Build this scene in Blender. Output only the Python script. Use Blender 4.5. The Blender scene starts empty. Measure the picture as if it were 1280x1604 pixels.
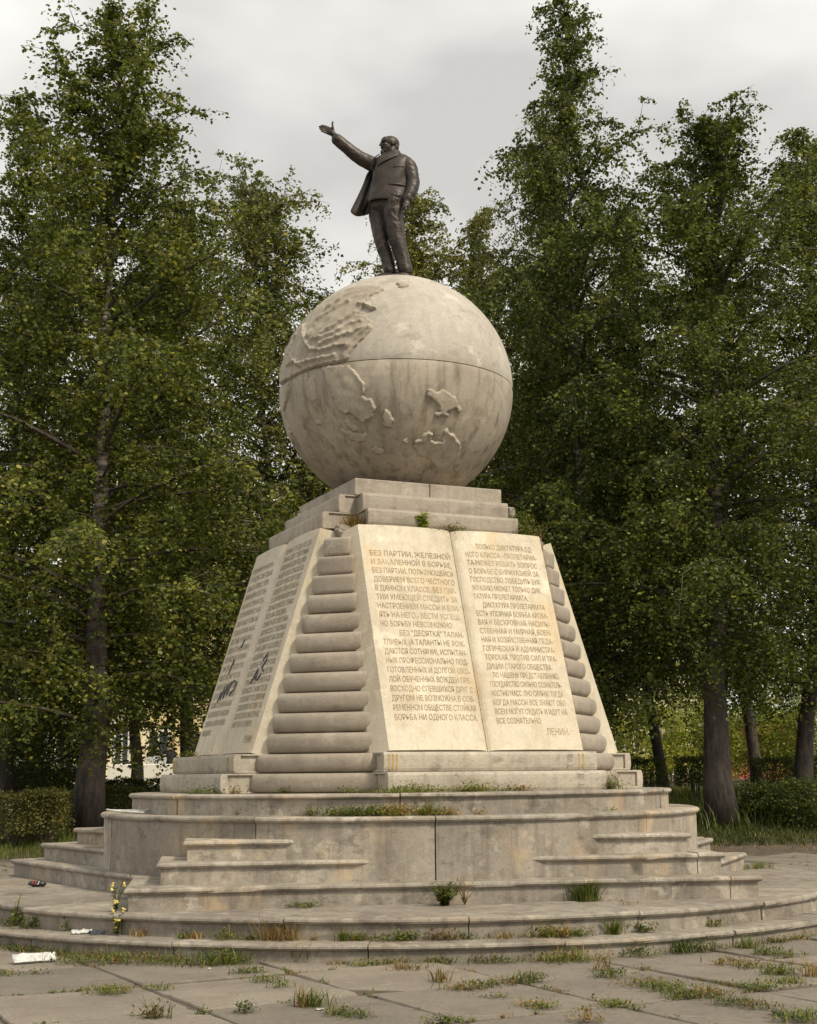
import bpy, bmesh, math, random
import numpy as np
from mathutils import Vector, Matrix

# ------------------------------------------------------------------ camera
F_PX, HOR, ROLL, YAW, DIST, EYE = 2200.0, 1214.0, 0.0098, 0.0078, 18.82, 1.65
PITCH = math.atan((HOR - 802) / F_PX)
_cp, _sp, _cy, _sy = math.cos(PITCH), math.sin(PITCH), math.cos(YAW), math.sin(YAW)
_fwd = np.array([_sy * _cp, _cy * _cp, _sp]); _rt = np.array([_cy, -_sy, 0.0]); _up = np.cross(_rt, _fwd)
_r2 = math.cos(ROLL) * _rt - math.sin(ROLL) * _up; _u2 = math.sin(ROLL) * _rt + math.cos(ROLL) * _up
CAM = np.array([0, -DIST, EYE])
scene = bpy.context.scene
cd = bpy.data.cameras.new('camera'); cam = bpy.data.objects.new('camera', cd)
scene.collection.objects.link(cam); scene.camera = cam
cd.sensor_fit = 'VERTICAL'; cd.sensor_height = 24; cd.sensor_width = 24; cd.lens = F_PX / 1604 * 24
cd.clip_start = 0.1; cd.clip_end = 3000
m3 = Matrix(((_r2[0], _u2[0], -_fwd[0]), (_r2[1], _u2[1], -_fwd[1]), (_r2[2], _u2[2], -_fwd[2])))
cam.matrix_world = Matrix.Translation(Vector(CAM)) @ m3.to_4x4()

# ------------------------------------------------------------------ light
SUN_AZ, SUN_EL = math.radians(48), math.radians(47)      # azimuth: to the right of "behind the camera"
SUN = Vector((math.sin(SUN_AZ) * math.cos(SUN_EL), -math.cos(SUN_AZ) * math.cos(SUN_EL), math.sin(SUN_EL)))
ld = bpy.data.lights.new('sun', 'SUN'); lo = bpy.data.objects.new('sun', ld); scene.collection.objects.link(lo)
ld.energy = 2.75; ld.angle = math.radians(10); ld.color = (1.0, 0.90, 0.73)
lo.rotation_euler = SUN.to_track_quat('Z', 'Y').to_euler(); lo.location = (20, -20, 30)
w = bpy.data.worlds.new('World'); scene.world = w; w.use_nodes = True
nt = w.node_tree; nt.nodes.clear()
def wn(t, **k):
    n = nt.nodes.new(t)
    for a, b in k.items(): setattr(n, a, b)
    return n
wo = wn('ShaderNodeOutputWorld'); mix = wn('ShaderNodeMixShader'); bg1 = wn('ShaderNodeBackground'); bg2 = wn('ShaderNodeBackground')
sky = wn('ShaderNodeTexSky', sky_type='NISHITA'); sky.sun_disc = False; sky.sun_elevation = SUN_EL; sky.sun_rotation = math.pi - SUN_AZ
tc = wn('ShaderNodeTexCoord'); mp = wn('ShaderNodeMapping'); mp.inputs['Scale'].default_value = (1, 1, 2.0); mp.inputs['Location'].default_value = (.37, .2, .1)
nz = wn('ShaderNodeTexNoise'); nz.inputs['Scale'].default_value = 3.2; nz.inputs['Detail'].default_value = 4; nz.inputs['Roughness'].default_value = .45
rp = wn('ShaderNodeValToRGB'); e = rp.color_ramp.elements
e[0].position = .36; e[0].color = (.52, .505, .48, 1); e[1].position = .58; e[1].color = (.86, .84, .785, 1)
L = nt.links.new
L(sky.outputs[0], bg1.inputs[0]); bg1.inputs[1].default_value = .1
L(tc.outputs['Generated'], mp.inputs[0]); L(mp.outputs[0], nz.inputs[0]); L(nz.outputs['Fac'], rp.inputs[0]); L(rp.outputs[0], bg2.inputs[0])
bg2.inputs[1].default_value = .92
mix.inputs[0].default_value = .94
L(bg1.outputs[0], mix.inputs[1]); L(bg2.outputs[0], mix.inputs[2]); L(mix.outputs[0], wo.inputs[0])
vs = scene.view_settings; vs.view_transform = 'Standard'; vs.look = 'None'; vs.exposure = 0.50; vs.gamma = 1.0; vs.use_curve_mapping = False
scene.cycles.max_bounces = 5; scene.cycles.diffuse_bounces = 3; scene.cycles.transparent_max_bounces = 4

# ------------------------------------------------------------------ helpers
rng = np.random.default_rng(7); random.seed(7)
col = scene.collection
def ray(x, y): return _fwd + (x - 640) / F_PX * _r2 - (y - 802) / F_PX * _u2
def atz(x, y, z): d = ray(x, y); return CAM + d * (z - EYE) / d[2]
def aty(x, y, Y): d = ray(x, y); return CAM + d * (Y + DIST) / d[1]
def ledge(px, R, z):                  # point on a round ledge of radius R seen at picture column px
    a = 0.0
    for _ in range(30):
        p = np.array([R * math.sin(a), -R * math.cos(a), z]); q = p - CAM; x = 640 + F_PX * (q @ _r2) / (q @ _fwd)
        a += (px - x) / F_PX * (DIST - R) / R * .7 / max(.3, math.cos(a)); a = max(-1.4, min(1.4, a))
    return np.array([R * math.sin(a), -R * math.cos(a), z])
def put(o, parent=None, label=None, cat=None, group=None, kind=None):
    col.objects.link(o)
    if parent: o.parent = parent
    if label: o['label'] = label
    if cat: o['category'] = cat
    if group: o['group'] = group
    if kind: o['kind'] = kind
    return o
def thing(name, label, cat, loc=(0, 0, 0), group=None):
    o = bpy.data.objects.new(name, None); o.location = loc; o.empty_display_size = .3
    return put(o, None, label, cat, group)
def mesh_np(name, v, f):            # v (n,3) float, f (m,k) int, one polygon size
    v = np.asarray(v, np.float32); f = np.asarray(f, np.int32)
    me = bpy.data.meshes.new(name); m, k = f.shape
    me.vertices.add(len(v)); me.vertices.foreach_set('co', v.ravel())
    me.loops.add(m * k); me.loops.foreach_set('vertex_index', f.ravel())
    me.polygons.add(m); me.polygons.foreach_set('loop_start', np.arange(0, m * k, k, dtype=np.int32))
    me.update(calc_edges=True); return me
class MB:
    def __init__(s): s.v = []; s.f = []
    def add(s, v, f):
        o = len(s.v); s.v += [tuple(map(float, p)) for p in v]; s.f += [tuple(int(i) + o for i in q) for q in f]; return s
    def box(s, a, b):
        (x0, y0, z0), (x1, y1, z1) = a, b
        return s.add([(x0, y0, z0), (x1, y0, z0), (x1, y1, z0), (x0, y1, z0), (x0, y0, z1), (x1, y0, z1), (x1, y1, z1), (x0, y1, z1)],
                     [(3, 2, 1, 0), (4, 5, 6, 7), (0, 1, 5, 4), (1, 2, 6, 5), (2, 3, 7, 6), (3, 0, 4, 7)])
    def tube(s, pts, rad, n=8, cap=True):
        pts = [np.array(p, float) for p in pts]; N = len(pts); ring = []
        ref = np.array([0.3, 0.9, 0.2])
        for i, p in enumerate(pts):
            t = pts[min(i + 1, N - 1)] - pts[max(i - 1, 0)]; t = t / (np.linalg.norm(t) + 1e-9)
            a = np.cross(t, ref); a /= np.linalg.norm(a) + 1e-9; b = np.cross(t, a); ref = -np.cross(t, a) if False else ref
            ra, rb = rad[i] if hasattr(rad[i], '__len__') else (rad[i], rad[i])
            ring.append([p + ra * math.cos(2 * math.pi * k / n) * a + rb * math.sin(2 * math.pi * k / n) * b for k in range(n)])
        v = [q for r in ring for q in r]; f = []
        for i in range(N - 1):
            for k in range(n):
                f.append((i * n + k, i * n + (k + 1) % n, (i + 1) * n + (k + 1) % n, (i + 1) * n + k))
        if cap: f.append(tuple(range(n))[::-1]); f.append(tuple((N - 1) * n + k for k in range(n)))
        return s.add(v, f)
    def mesh(s, name, smooth=False):
        me = bpy.data.meshes.new(name); me.from_pydata(s.v, [], s.f)
        bm = bmesh.new(); bm.from_mesh(me); bmesh.ops.recalc_face_normals(bm, faces=bm.faces); bm.to_mesh(me); bm.free()
        if smooth: me.shade_smooth()
        return me
    def build(s, name, mat, parent=None, smooth=False, **k):
        me = s.mesh(name, smooth); me.materials.append(mat)
        return put(bpy.data.objects.new(name, me), parent, **k)
def bevel(o, wd=.008, seg=2):
    m = o.modifiers.new('bevel', 'BEVEL'); m.width = wd; m.segments = seg; m.limit_method = 'ANGLE'; m.angle_limit = .6; return o

# ------------------------------------------------------------------ materials
def new_mat(name):
    m = bpy.data.materials.new(name); m.use_nodes = True; t = m.node_tree
    return m, t, t.nodes['Principled BSDF']
def N(t, typ, **k):
    n = t.nodes.new(typ)
    for a, b in k.items():
        if a in n.inputs: n.inputs[a].default_value = b
        else: setattr(n, a, b)
    return n
def coords(t, sc=(1, 1, 1)):
    c = N(t, 'ShaderNodeTexCoord'); mp = N(t, 'ShaderNodeMapping'); mp.inputs['Scale'].default_value = sc
    t.links.new(c.outputs['Object'], mp.inputs[0]); return mp.outputs[0]
def noise(t, sc, scale, det=4, rough=.55):
    n = N(t, 'ShaderNodeTexNoise', Scale=scale, Detail=det, Roughness=rough); t.links.new(coords(t, sc), n.inputs['Vector']); return n.outputs['Fac']
def ramp(t, fac, stops):
    r = N(t, 'ShaderNodeValToRGB'); el = r.color_ramp.elements
    while len(el) < len(stops): el.new(.5)
    for q, (p, c) in zip(el, stops): q.position = p; q.color = (*c, 1) if len(c) == 3 else c
    t.links.new(fac, r.inputs[0]); return r.outputs[0]
def mixc(t, fac, a, b, mode='MIX'):
    m = N(t, 'ShaderNodeMix', data_type='RGBA', blend_type=mode)
    for s, q in ((m.inputs[0], fac), (m.inputs[6], a), (m.inputs[7], b)):
        if hasattr(q, 'links'): t.links.new(q, s)
        else: s.default_value = q if not hasattr(q, '__len__') else (*q, 1)
    return m.outputs[2]
def bump(t, p, h, strength, dist=.01):
    b = N(t, 'ShaderNodeBump', Strength=strength, Distance=dist); t.links.new(h, b.inputs['Height']); t.links.new(b.outputs[0], p.inputs['Normal'])
def grey(v): return (v, v, v)
def stone(name, c1, c2, stain=(.16, .12, .08), st=.5, vein=.25, rough=.62, vary=.12, streak=.5, bmp=.35, ochre=(.46, .36, .22), oc=.0, pale=.35, sks=(5, 5, .35)):
    m, t, p = new_mat(name)
    big = noise(t, (1, 1, 1), 1.1, 6, .65)
    c = ramp(t, big, [(.38, c1), (.60, c2)])
    ve = noise(t, (1.2, 1.2, 2.2), 2.2, 9, .72)
    c = mixc(t, vein, c, ramp(t, ve, [(.38, grey(.30)), (.47, grey(1)), (.55, grey(.75)), (.62, grey(1.1))]), 'MULTIPLY')
    oz = noise(t, (1, 1, .7), 1.9, 5, .6)
    if oc: c = mixc(t, ramp(t, oz, [(.54, grey(0)), (.68, grey(oc))]), c, ochre)
    sk = noise(t, sks, 1.6, 6, .65)
    c = mixc(t, ramp(t, sk, [(.48, grey(0)), (.66, grey(streak))]), c, stain)
    bl = noise(t, (1, 1, 1), 4.5, 7, .72)
    c = mixc(t, ramp(t, bl, [(.53, grey(0)), (.70, grey(st))]), c, stain)
    lt = noise(t, (1, 1, 1), 2.7, 6, .68)
    c = mixc(t, ramp(t, lt, [(.58, grey(0)), (.64, grey(pale))]), c, tuple(min(1, q * 1.4) for q in c2))
    gr = noise(t, (1, 1, 1), 75, 4, .75)
    c = mixc(t, .5, c, ramp(t, gr, [(.3, grey(.55)), (.7, grey(1.3))]), 'MULTIPLY')
    oi = N(t, 'ShaderNodeObjectInfo'); rnd = ramp(t, oi.outputs['Random'], [(0, grey(1 - vary)), (1, grey(1 + vary))])
    c = mixc(t, 1.0, c, rnd, 'MULTIPLY')
    t.links.new(c, p.inputs['Base Color']); p.inputs['Roughness'].default_value = rough; p.inputs['Specular IOR Level'].default_value = .3
    mx = N(t, 'ShaderNodeMath', operation='ADD'); t.links.new(gr, mx.inputs[0])
    b2 = noise(t, (1, 1, 1), 14, 5, .6); t.links.new(b2, mx.inputs[1])
    bump(t, p, mx.outputs[0], bmp, .006); return m
def plain(name, c, rough=.7, metal=0, var=.0, scale=8, bmp=0):
    m, t, p = new_mat(name)
    p.inputs['Roughness'].default_value = rough; p.inputs['Metallic'].default_value = metal
    if var:
        n = noise(t, (1, 1, 1), scale, 5, .6)
        t.links.new(ramp(t, n, [(.3, tuple(q * (1 - var) for q in c)), (.7, tuple(min(1, q * (1 + var)) for q in c))]), p.inputs['Base Color'])
        if bmp: bump(t, p, n, bmp)
    else: p.inputs['Base Color'].default_value = (*c, 1)
    return m
def leafmat(name, a, b, c=None, trans=.35):
    m, t, p = new_mat(name)
    g = N(t, 'ShaderNodeNewGeometry')
    st = [(0, a), (.75, b)] + ([(1, c)] if c else [])
    cc = ramp(t, g.outputs['Random Per Island'], st)
    oi = N(t, 'ShaderNodeObjectInfo')
    cc = mixc(t, 1, cc, ramp(t, oi.outputs['Random'], [(0, (.85, .88, .9)), (1, (1.15, 1.1, 1.0))]), 'MULTIPLY')
    cc = mixc(t, 1, cc, ramp(t, noise(t, (1, 1, .6), .9, 4, .6), [(.34, (.66, .70, .72)), (.66, (1.36, 1.30, 1.2))]), 'MULTIPLY')
    t.links.new(cc, p.inputs['Base Color']); p.inputs['Roughness'].default_value = .5; p.inputs['Specular IOR Level'].default_value = .25
    tr = N(t, 'ShaderNodeBsdfTranslucent'); t.links.new(mixc(t, 1, cc, (1.2, 1.25, .6), 'MULTIPLY'), tr.inputs[0])
    ms = N(t, 'ShaderNodeMixShader'); ms.inputs[0].default_value = trans
    t.links.new(p.outputs[0], ms.inputs[1]); t.links.new(tr.outputs[0], ms.inputs[2])
    t.links.new(ms.outputs[0], t.nodes['Material Output'].inputs[0]); return m
M = {}
M['step'] = stone('weathered_step_marble', (.255, .222, .178), (.385, .343, .282), (.11, .087, .068), .55, .55, .6, .14, .42, .45, (.47, .36, .225), .7, .5)
M['ring'] = stone('ring_step_marble', (.225, .193, .155), (.335, .297, .243), (.105, .082, .064), .6, .5, .65, .12, .45, .5, (.38, .29, .19), .5, .45)
M['roll'] = stone('spine_marble', (.30, .255, .20), (.37, .32, .255), (.19, .15, .11), .4, .3, .6, .09, .2, .4)
M['page'] = stone('page_marble', (.49, .428, .318), (.58, .518, .40), (.38, .29, .18), .55, .15, .55, .02, .35, .2, (.56, .42, .23), .6)
M['vol'] = stone('volume_marble', (.34, .30, .24), (.45, .40, .32), (.20, .16, .12), .4, .55, .6, .07, .35, .4, (.46, .36, .24), .4)
M['tier'] = stone('tier_marble', (.33, .285, .225), (.40, .355, .285), (.21, .165, .12), .45, .35, .6, .07, .4, .4)
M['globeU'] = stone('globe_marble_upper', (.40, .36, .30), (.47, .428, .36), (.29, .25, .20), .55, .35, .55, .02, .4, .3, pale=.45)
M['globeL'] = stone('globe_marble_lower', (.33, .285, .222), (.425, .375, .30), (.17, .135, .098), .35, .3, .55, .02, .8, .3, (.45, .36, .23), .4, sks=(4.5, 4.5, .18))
M['land'] = stone('relief_marble', (.36, .31, .24), (.45, .40, .315), (.17, .13, .09), .6, .25, .65, .04, .35, .6)
M['core'] = plain('rough_mortar', (.20, .17, .13), .9, 0, .4, 20, .8)
M['ink'] = plain('engraved_letter', (.31, .232, .13), .85, 0, .35, 2.5)
M['ink2'] = plain('engraved_letter_grey', (.26, .215, .155), .8, 0, .3, 3)
M['gold'] = plain('gilded_groove', (.42, .29, .09), .5, .2)
M['spray'] = plain('dark_spray_paint', (.06, .055, .06), .6)
m, t, p = new_mat('bronze_patina')
n = noise(t, (1, 1, 1), 5, 6, .65)
t.links.new(ramp(t, n, [(.3, (.016, .013, .011)), (.5, (.036, .027, .021)), (.68, (.056, .043, .032)), (.8, (.050, .054, .044))]), p.inputs['Base Color'])
p.inputs['Metallic'].default_value = .3; p.inputs['Roughness'].default_value = .48; p.inputs['Specular IOR Level'].default_value = .5
bump(t, p, noise(t, (1, 1, 1), 40, 4, .6), .25, .006); M['bronze'] = m
m, t, p = new_mat('paving_concrete')
c = ramp(t, noise(t, (1, 1, 1), 1.1, 6, .65), [(.3, (.145, .122, .095)), (.7, (.222, .189, .148))])
c = mixc(t, .5, c, ramp(t, noise(t, (1, 1, 1), 95, 4, .85), [(.3, grey(.5)), (.72, grey(1.4))]), 'MULTIPLY')
c = mixc(t, ramp(t, noise(t, (1, 1, 1), 3.5, 8, .75), [(.52, grey(0)), (.66, grey(.6))]), c, (.125, .098, .07))
c = mixc(t, .6, c, ramp(t, noise(t, (1, 1, 1), 22, 5, .8), [(.32, grey(.62)), (.68, grey(1.25))]), 'MULTIPLY')
c = mixc(t, ramp(t, noise(t, (.5, 3, 1), 2.5, 6, .7), [(.6, grey(0)), (.68, grey(.3))]), c, (.36, .32, .26))
oi = N(t, 'ShaderNodeObjectInfo'); c = mixc(t, 1, c, ramp(t, oi.outputs['Random'], [(0, grey(.80)), (1, grey(1.15))]), 'MULTIPLY')
t.links.new(c, p.inputs['Base Color']); p.inputs['Roughness'].default_value = .85
bump(t, p, noise(t, (1, 1, 1), 60, 5, .7), .5, .006); M['slab'] = m
M['soil'] = plain('soil', (.085, .065, .045), .95, 0, .4, 4, .5)
m, t, p = new_mat('birch_bark')
sep = N(t, 'ShaderNodeSeparateXYZ'); t.links.new(coords(t), sep.inputs[0])
wb = ramp(t, noise(t, (2, 2, 7), 1.6, 6, .7), [(.46, (.045, .036, .03)), (.56, (.26, .22, .18)), (.72, (.42, .37, .31))])
db = ramp(t, noise(t, (6, 6, 1.2), 2.2, 6, .7), [(.35, (.022, .017, .014)), (.65, (.085, .066, .052))])
ht = N(t, 'ShaderNodeMapRange'); t.links.new(sep.outputs[2], ht.inputs[0]); ht.inputs[1].default_value = 3; ht.inputs[2].default_value = 8
t.links.new(mixc(t, ht.outputs[0], db, wb), p.inputs['Base Color']); p.inputs['Roughness'].default_value = .85
bump(t, p, noise(t, (6, 6, 1.4), 3, 6, .7), .8, .03); M['bark'] = m
M['twig'] = plain('dark_branch', (.075, .058, .045), .85, 0, .3, 6)
M['leaf'] = leafmat('birch_leaf', (.043, .060, .011), (.116, .142, .027), (.26, .245, .05), .3)
M['leaf2'] = leafmat('birch_leaf_light', (.075, .088, .024), (.175, .185, .055), (.32, .29, .10), .3)
M['hedge'] = leafmat('hedge_leaf', (.05, .065, .016), (.14, .14, .04), (.22, .14, .05), .25)
M['bush'] = leafmat('bush_leaf', (.03, .045, .012), (.08, .105, .024), (.14, .145, .035), .3)
M['sunny'] = leafmat('bright_weed_sunlit_tone', (.16, .20, .035), (.32, .35, .07), (.46, .42, .12), .45)  # leaf colour raised to stand in for sunlight on the scrub behind the trees
M['grass'] = leafmat('grass_blade', (.06, .09, .018), (.13, .16, .035), (.24, .19, .07), .35)
M['weed'] = leafmat('weed_leaf', (.05, .08, .015), (.13, .165, .03), (.24, .17, .055), .3)
M['dry'] = leafmat('dry_weed', (.14, .085, .035), (.26, .18, .07), (.34, .25, .11), .3)
M['petal'] = plain('yellow_petal', (.62, .50, .12), .6)
M['white'] = plain('white_paper', (.50, .50, .48), .6, 0, .3, 25)
M['black'] = plain('black_foil', (.02, .018, .018), .3)
M['red'] = plain('red_print', (.35, .04, .03), .5)
M['glass'] = plain('window_glass', (.03, .035, .04), .08)
M['ywall'] = plain('yellow_stucco', (.66, .55, .31), .9, 0, .12, .6)
M['cwall'] = plain('cream_stucco', (.82, .74, .50), .9, 0, .08, .6)
M['trim'] = plain('white_trim', (.75, .72, .62), .8)
M['roofm'] = plain('roof_metal', (.22, .12, .09), .6, 0, .2, 2)
M['coat'] = plain('dark_cloth', (.02, .02, .024), .9)
M['skin'] = plain('skin', (.48, .26, .17), .6)
M['hair'] = plain('reddish_hair', (.22, .09, .03), .8)
M['redwall'] = plain('red_panel', (.55, .12, .09), .7)

# ------------------------------------------------------------------ ground
def hill(x, y):                       # height of the lawn behind the plaza
    return .60 * min(1, max(0, (y - 10.8) / 4.0)) + .026 * max(0, min(y, 60) - 15)
gx = np.concatenate([np.linspace(-900, -40, 8), np.linspace(-30, 30, 41), np.linspace(40, 900, 8)])
gy = np.concatenate([np.linspace(-300, -25, 6), np.linspace(-20, 40, 61), np.linspace(50, 90, 5), np.linspace(120, 1500, 8)])
V_, F_ = [], []
for y in gy:
    for x in gx: V_.append((x, y, -.016 + hill(x, min(y, 60)) + (.05 * math.sin(x * 1.7 + y) * math.sin(y * 1.3) if y > 11.5 else 0)))
nx = len(gx)
for j in range(len(gy) - 1):
    for i in range(nx - 1): F_.append((j * nx + i, j * nx + i + 1, (j + 1) * nx + i + 1, (j + 1) * nx + i))
me = mesh_np('ground', V_, F_); me.shade_smooth(); me.materials.append(M['soil'])
ground = put(bpy.data.objects.new('ground', me), kind='structure')
pav = bpy.data.objects.new('plaza_pavement', None); put(pav, kind='structure')
GA = math.radians(28); gu = np.array([math.cos(GA), math.sin(GA)]); gv = np.array([-math.sin(GA), math.cos(GA)])
SW, SH = 1.335, 1.40; off_u, off_v = -2.49 + .03, -5.16
JOINTS = []
nslab = 0
for i in range(-14, 13):
    for j in range(-8, 13):
        c = gu * (off_u + (i + .5) * SW) + gv * (off_v + (j + .5) * SH)
        if c[1] > 10.9 or c[1] < -14 or abs(c[0]) > 13 or np.hypot(*c) < 4.7: continue
        if c[1] < -10 and abs(c[0]) > 6: continue
        ang = math.radians(random.gauss(0, .5)); tilt = (random.gauss(0, .009), random.gauss(0, .009)); dz = random.gauss(0, .006)
        b = MB(); g = .010 + abs(random.gauss(0, .006)); nseg = 12
        hw, hh = SW / 2 - g, SH / 2 - g
        loop = []
        for (ax, ay), (bx, by) in zip([(-hw, -hh), (hw, -hh), (hw, hh), (-hw, hh)], [(hw, -hh), (hw, hh), (-hw, hh), (-hw, -hh)]):
            for q in range(nseg):
                f = q / nseg; x = ax + (bx - ax) * f; y = ay + (by - ay) * f
                k = 1 - abs(random.gauss(0, .010)) - (random.uniform(.01, .045) if (random.random() < .08 or (q == 0 and random.random() < .4)) else 0)
                loop.append((x * k, y * k))
        def wp(x, y, z):
            x2 = x * math.cos(ang) - y * math.sin(ang); y2 = x * math.sin(ang) + y * math.cos(ang)
            q = c + gu * x2 + gv * y2; return (q[0], q[1], z + dz + tilt[0] * x + tilt[1] * y)
        n_ = len(loop)
        vv = [wp(x, y, -.07) for x, y in loop] + [wp(x, y, -.012) for x, y in loop] + [wp(x * .988, y * .988, 0) for x, y in loop]
        ff = [tuple(range(2 * n_, 3 * n_))]
        for r in (0, 1):
            ff += [(r * n_ + q, r * n_ + (q + 1) % n_, (r + 1) * n_ + (q + 1) % n_, (r + 1) * n_ + q) for q in range(n_)]
        b.add(vv, ff).build('paving_slab', M['slab'], pav); nslab += 1
        if -10 < c[1] < 11 and abs(c[0]) < 9: JOINTS.append(c)

# ------------------------------------------------------------------ stepped platform
plat = thing('stepped_platform', 'stone platform of round steps and straight stair flights under the monument', 'platform')
def rough1d(n, amp, seed):
    r = np.random.default_rng(seed); a = r.normal(0, 1, n)
    for _ in range(2): a = (np.roll(a, 1) + 2 * a + np.roll(a, -1)) / 4
    return a * amp
_bs = [0]
def nosed(path, norm, z0, z1, back=None, caps=(True, True), mat='step', name='step_block', lip=.045, th=.06, chip=.004, bigchip=.0):
    _bs[0] += 1; n = len(path); r = np.random.default_rng(100 + _bs[0])
    prof = [(-lip, z0), (-lip, z1 - th - .004), (-lip * .35, z1 - th + .004), (0, z1 - th * .6), (-.003, z1 - th * .28), (-.016, z1 - .004), (-.04, z1)]
    ch = np.abs(rough1d(n, chip, _bs[0])) ; wob = rough1d(n, .0025, _bs[0] + 999)
    for _ in range(max(1, int(n * .05))):
        k = r.integers(0, n); wdt = r.integers(1, 3); ch[max(0, k - wdt):k + wdt] += r.uniform(.006, .022) * (r.random() < .55)
    if bigchip: ch[-3:] += bigchip
    b = MB(); vv = []
    for i, ((x, y), (nx_, ny_)) in enumerate(zip(path, norm)):
        for k, (o, z) in enumerate(prof):
            if k in (3, 4, 5): o -= ch[i] * (1.0 if k == 4 else .8); z -= ch[i] * (.35 if k == 5 else 0)
            vv.append((x + nx_ * o, y + ny_ * o, z + (wob[i] if k >= 2 else 0)))
    m_ = len(prof); ff = []
    for i in range(n - 1):
        for k in range(m_ - 1): ff.append((i * m_ + k, (i + 1) * m_ + k, (i + 1) * m_ + k + 1, i * m_ + k + 1))
    top = [i * m_ + m_ - 1 for i in range(n)]
    if back:
        o = len(vv); nb = len(back)
        vv += [(x, y, z1) for x, y in back] + [(x, y, z0) for x, y in back]
        ff.append(tuple(top + [o + nb - 1 - q for q in range(nb)]))
        if caps[0]: ff.append(tuple([k for k in range(m_)][::-1] + [o + nb, o]) if False else tuple([o + nb] + [k for k in range(m_)] + [o]))
        if caps[1]: ff.append(tuple([o + nb - 1] + [(n - 1) * m_ + k for k in range(m_)][::-1] + [o + 2 * nb - 1]))
    else: ff.append(tuple(top))
    b.add(vv, ff); return b.build(name, M[mat], plat)
def ring(R, Rin, z0, z1, joints, mat, gap=.006, step=1.6, name='step_block', **k):
    js = sorted(joints); js.append(js[0] + 360)
    for a0, a1 in zip(js[:-1], js[1:]):
        g = math.degrees(gap / R); n = max(4, int((a1 - a0) / step))
        A = np.radians(np.linspace(a0 + g, a1 - g, n))
        dz = random.gauss(0, .004); dr = random.gauss(0, .006)
        path = [((R + dr) * math.sin(a), -(R + dr) * math.cos(a)) for a in A]; nm = [(math.sin(a), -math.cos(a)) for a in A]
        back = [(Rin * math.sin(a), -Rin * math.cos(a)) for a in A]
        nosed(path, nm, z0, z1 + dz, back, mat=mat, name=name, **k)
ring(5.82, 5.15, -.10, .158, [-20.5 + 18 * k + random.uniform(-.8, .8) for k in range(20)], 'ring', chip=.008, th=.055)
ring(5.46, 2.9, .06, .352, [-11.5 + 18.1 * k for k in range(4)] + [-30] + [62, 80, 98, 116, 134, 152, 170, 188, 206, 224, 242, 260, 278, 296, 314], 'ring', chip=.005, th=.06)
def flight(phi, p, z0, z1, t0, t1, joints=(), nin=1.0, bigchip=0):
    n_ = np.array([math.sin(phi), -math.cos(phi)]); t_ = np.array([math.cos(phi), math.sin(phi)])
    js = [t0] + list(joints) + [t1]
    for i, (a, b) in enumerate(zip(js[:-1], js[1:])):
        first, last = i == 0, i == len(js) - 2
        a2 = a if first else a + .005; b2 = b if last else b - .005
        path, nm = [], []
        if first:
            for q in np.linspace(nin, p, 22)[:-1]: path.append((a2, q)); nm.append((-1, 0))
        k = max(3, int((b2 - a2) / .1))
        for j, q in enumerate(np.linspace(a2, b2, k)):
            path.append((q, p)); nm.append(((-1 if first and j == 0 else 1 if last and j == k - 1 else 0), 1))
        if last:
            for q in np.linspace(p, nin, 22)[1:]: path.append((b2, q)); nm.append((1, 0))
        P2 = [tuple(t_ * x + n_ * y) for x, y in path]; N2 = [tuple(t_ * x + n_ * y) for x, y in nm]
        back = None if (first and last) else [tuple(t_ * (a2 if not first else b2) + n_ * nin), tuple(t_ * (b2) + n_ * nin)]
        if back:
            if first: back = [tuple(t_ * b2 + n_ * nin)] * 2
            elif last: back = [tuple(t_ * a2 + n_ * nin)] * 2
            else: back = [tuple(t_ * a2 + n_ * nin), tuple(t_ * b2 + n_ * nin)]
        nosed(P2, N2, z0, z1 + random.gauss(0, .003), back, caps=(not first, not last), bigchip=bigchip if last else 0, name='stair_block')
Z = [.352, .568, .792, .995]
PF = math.radians(7.8)
for (p, z0, z1, a, b, js) in ((4.06, .335, .568, -3.32, 3.30, (2.95,)), (3.70, .55, .792, -3.02, 3.04, (2.73,)), (3.44, .775, .995, -2.76, 2.76, ())):
    flight(PF, p, z0, z1, a, b, js, bigchip=.012)
PL = math.radians(-56.8)
for (p, z0, z1, a, b, js) in ((3.93, .336, .570, -3.76, .9, (-1.75,)), (3.64, .551, .794, -3.40, .9, ()), (3.39, .776, .997, -2.84, .9, ())):
    flight(PL, p, z0, z1, a, b, js)
PR = math.radians(67.8)
for (p, z0, z1, a, b, js) in ((4.06, .337, .566, -2.4, 2.58, ()), (3.72, .552, .790, -2.2, 1.97, ()), (3.44, .777, .993, -2.0, 1.45, ())):
    flight(PR, p, z0, z1, a, b, js)
for ph in (128, 186, -118):
    for (p, z0, z1, hw) in ((4.0, .338, .571, 2.2), (3.68, .553, .795, 2.0), (3.42, .778, .998, 1.8)):
        flight(math.radians(ph), p, z0, z1 + .001 * ph / 100, -hw, hw)
ring(3.84, 2.2, .50, 1.225, [-66, -24, 5.5, 47, 84, 120, 156, 192, 228, 264], 'step', name='drum_block', th=.062)
ring(3.503, .6, 1.19, 1.454, [-48, 0, 66, 102, 138, 174, 210, 246, 284], 'step', name='step_block', th=.055)

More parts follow.
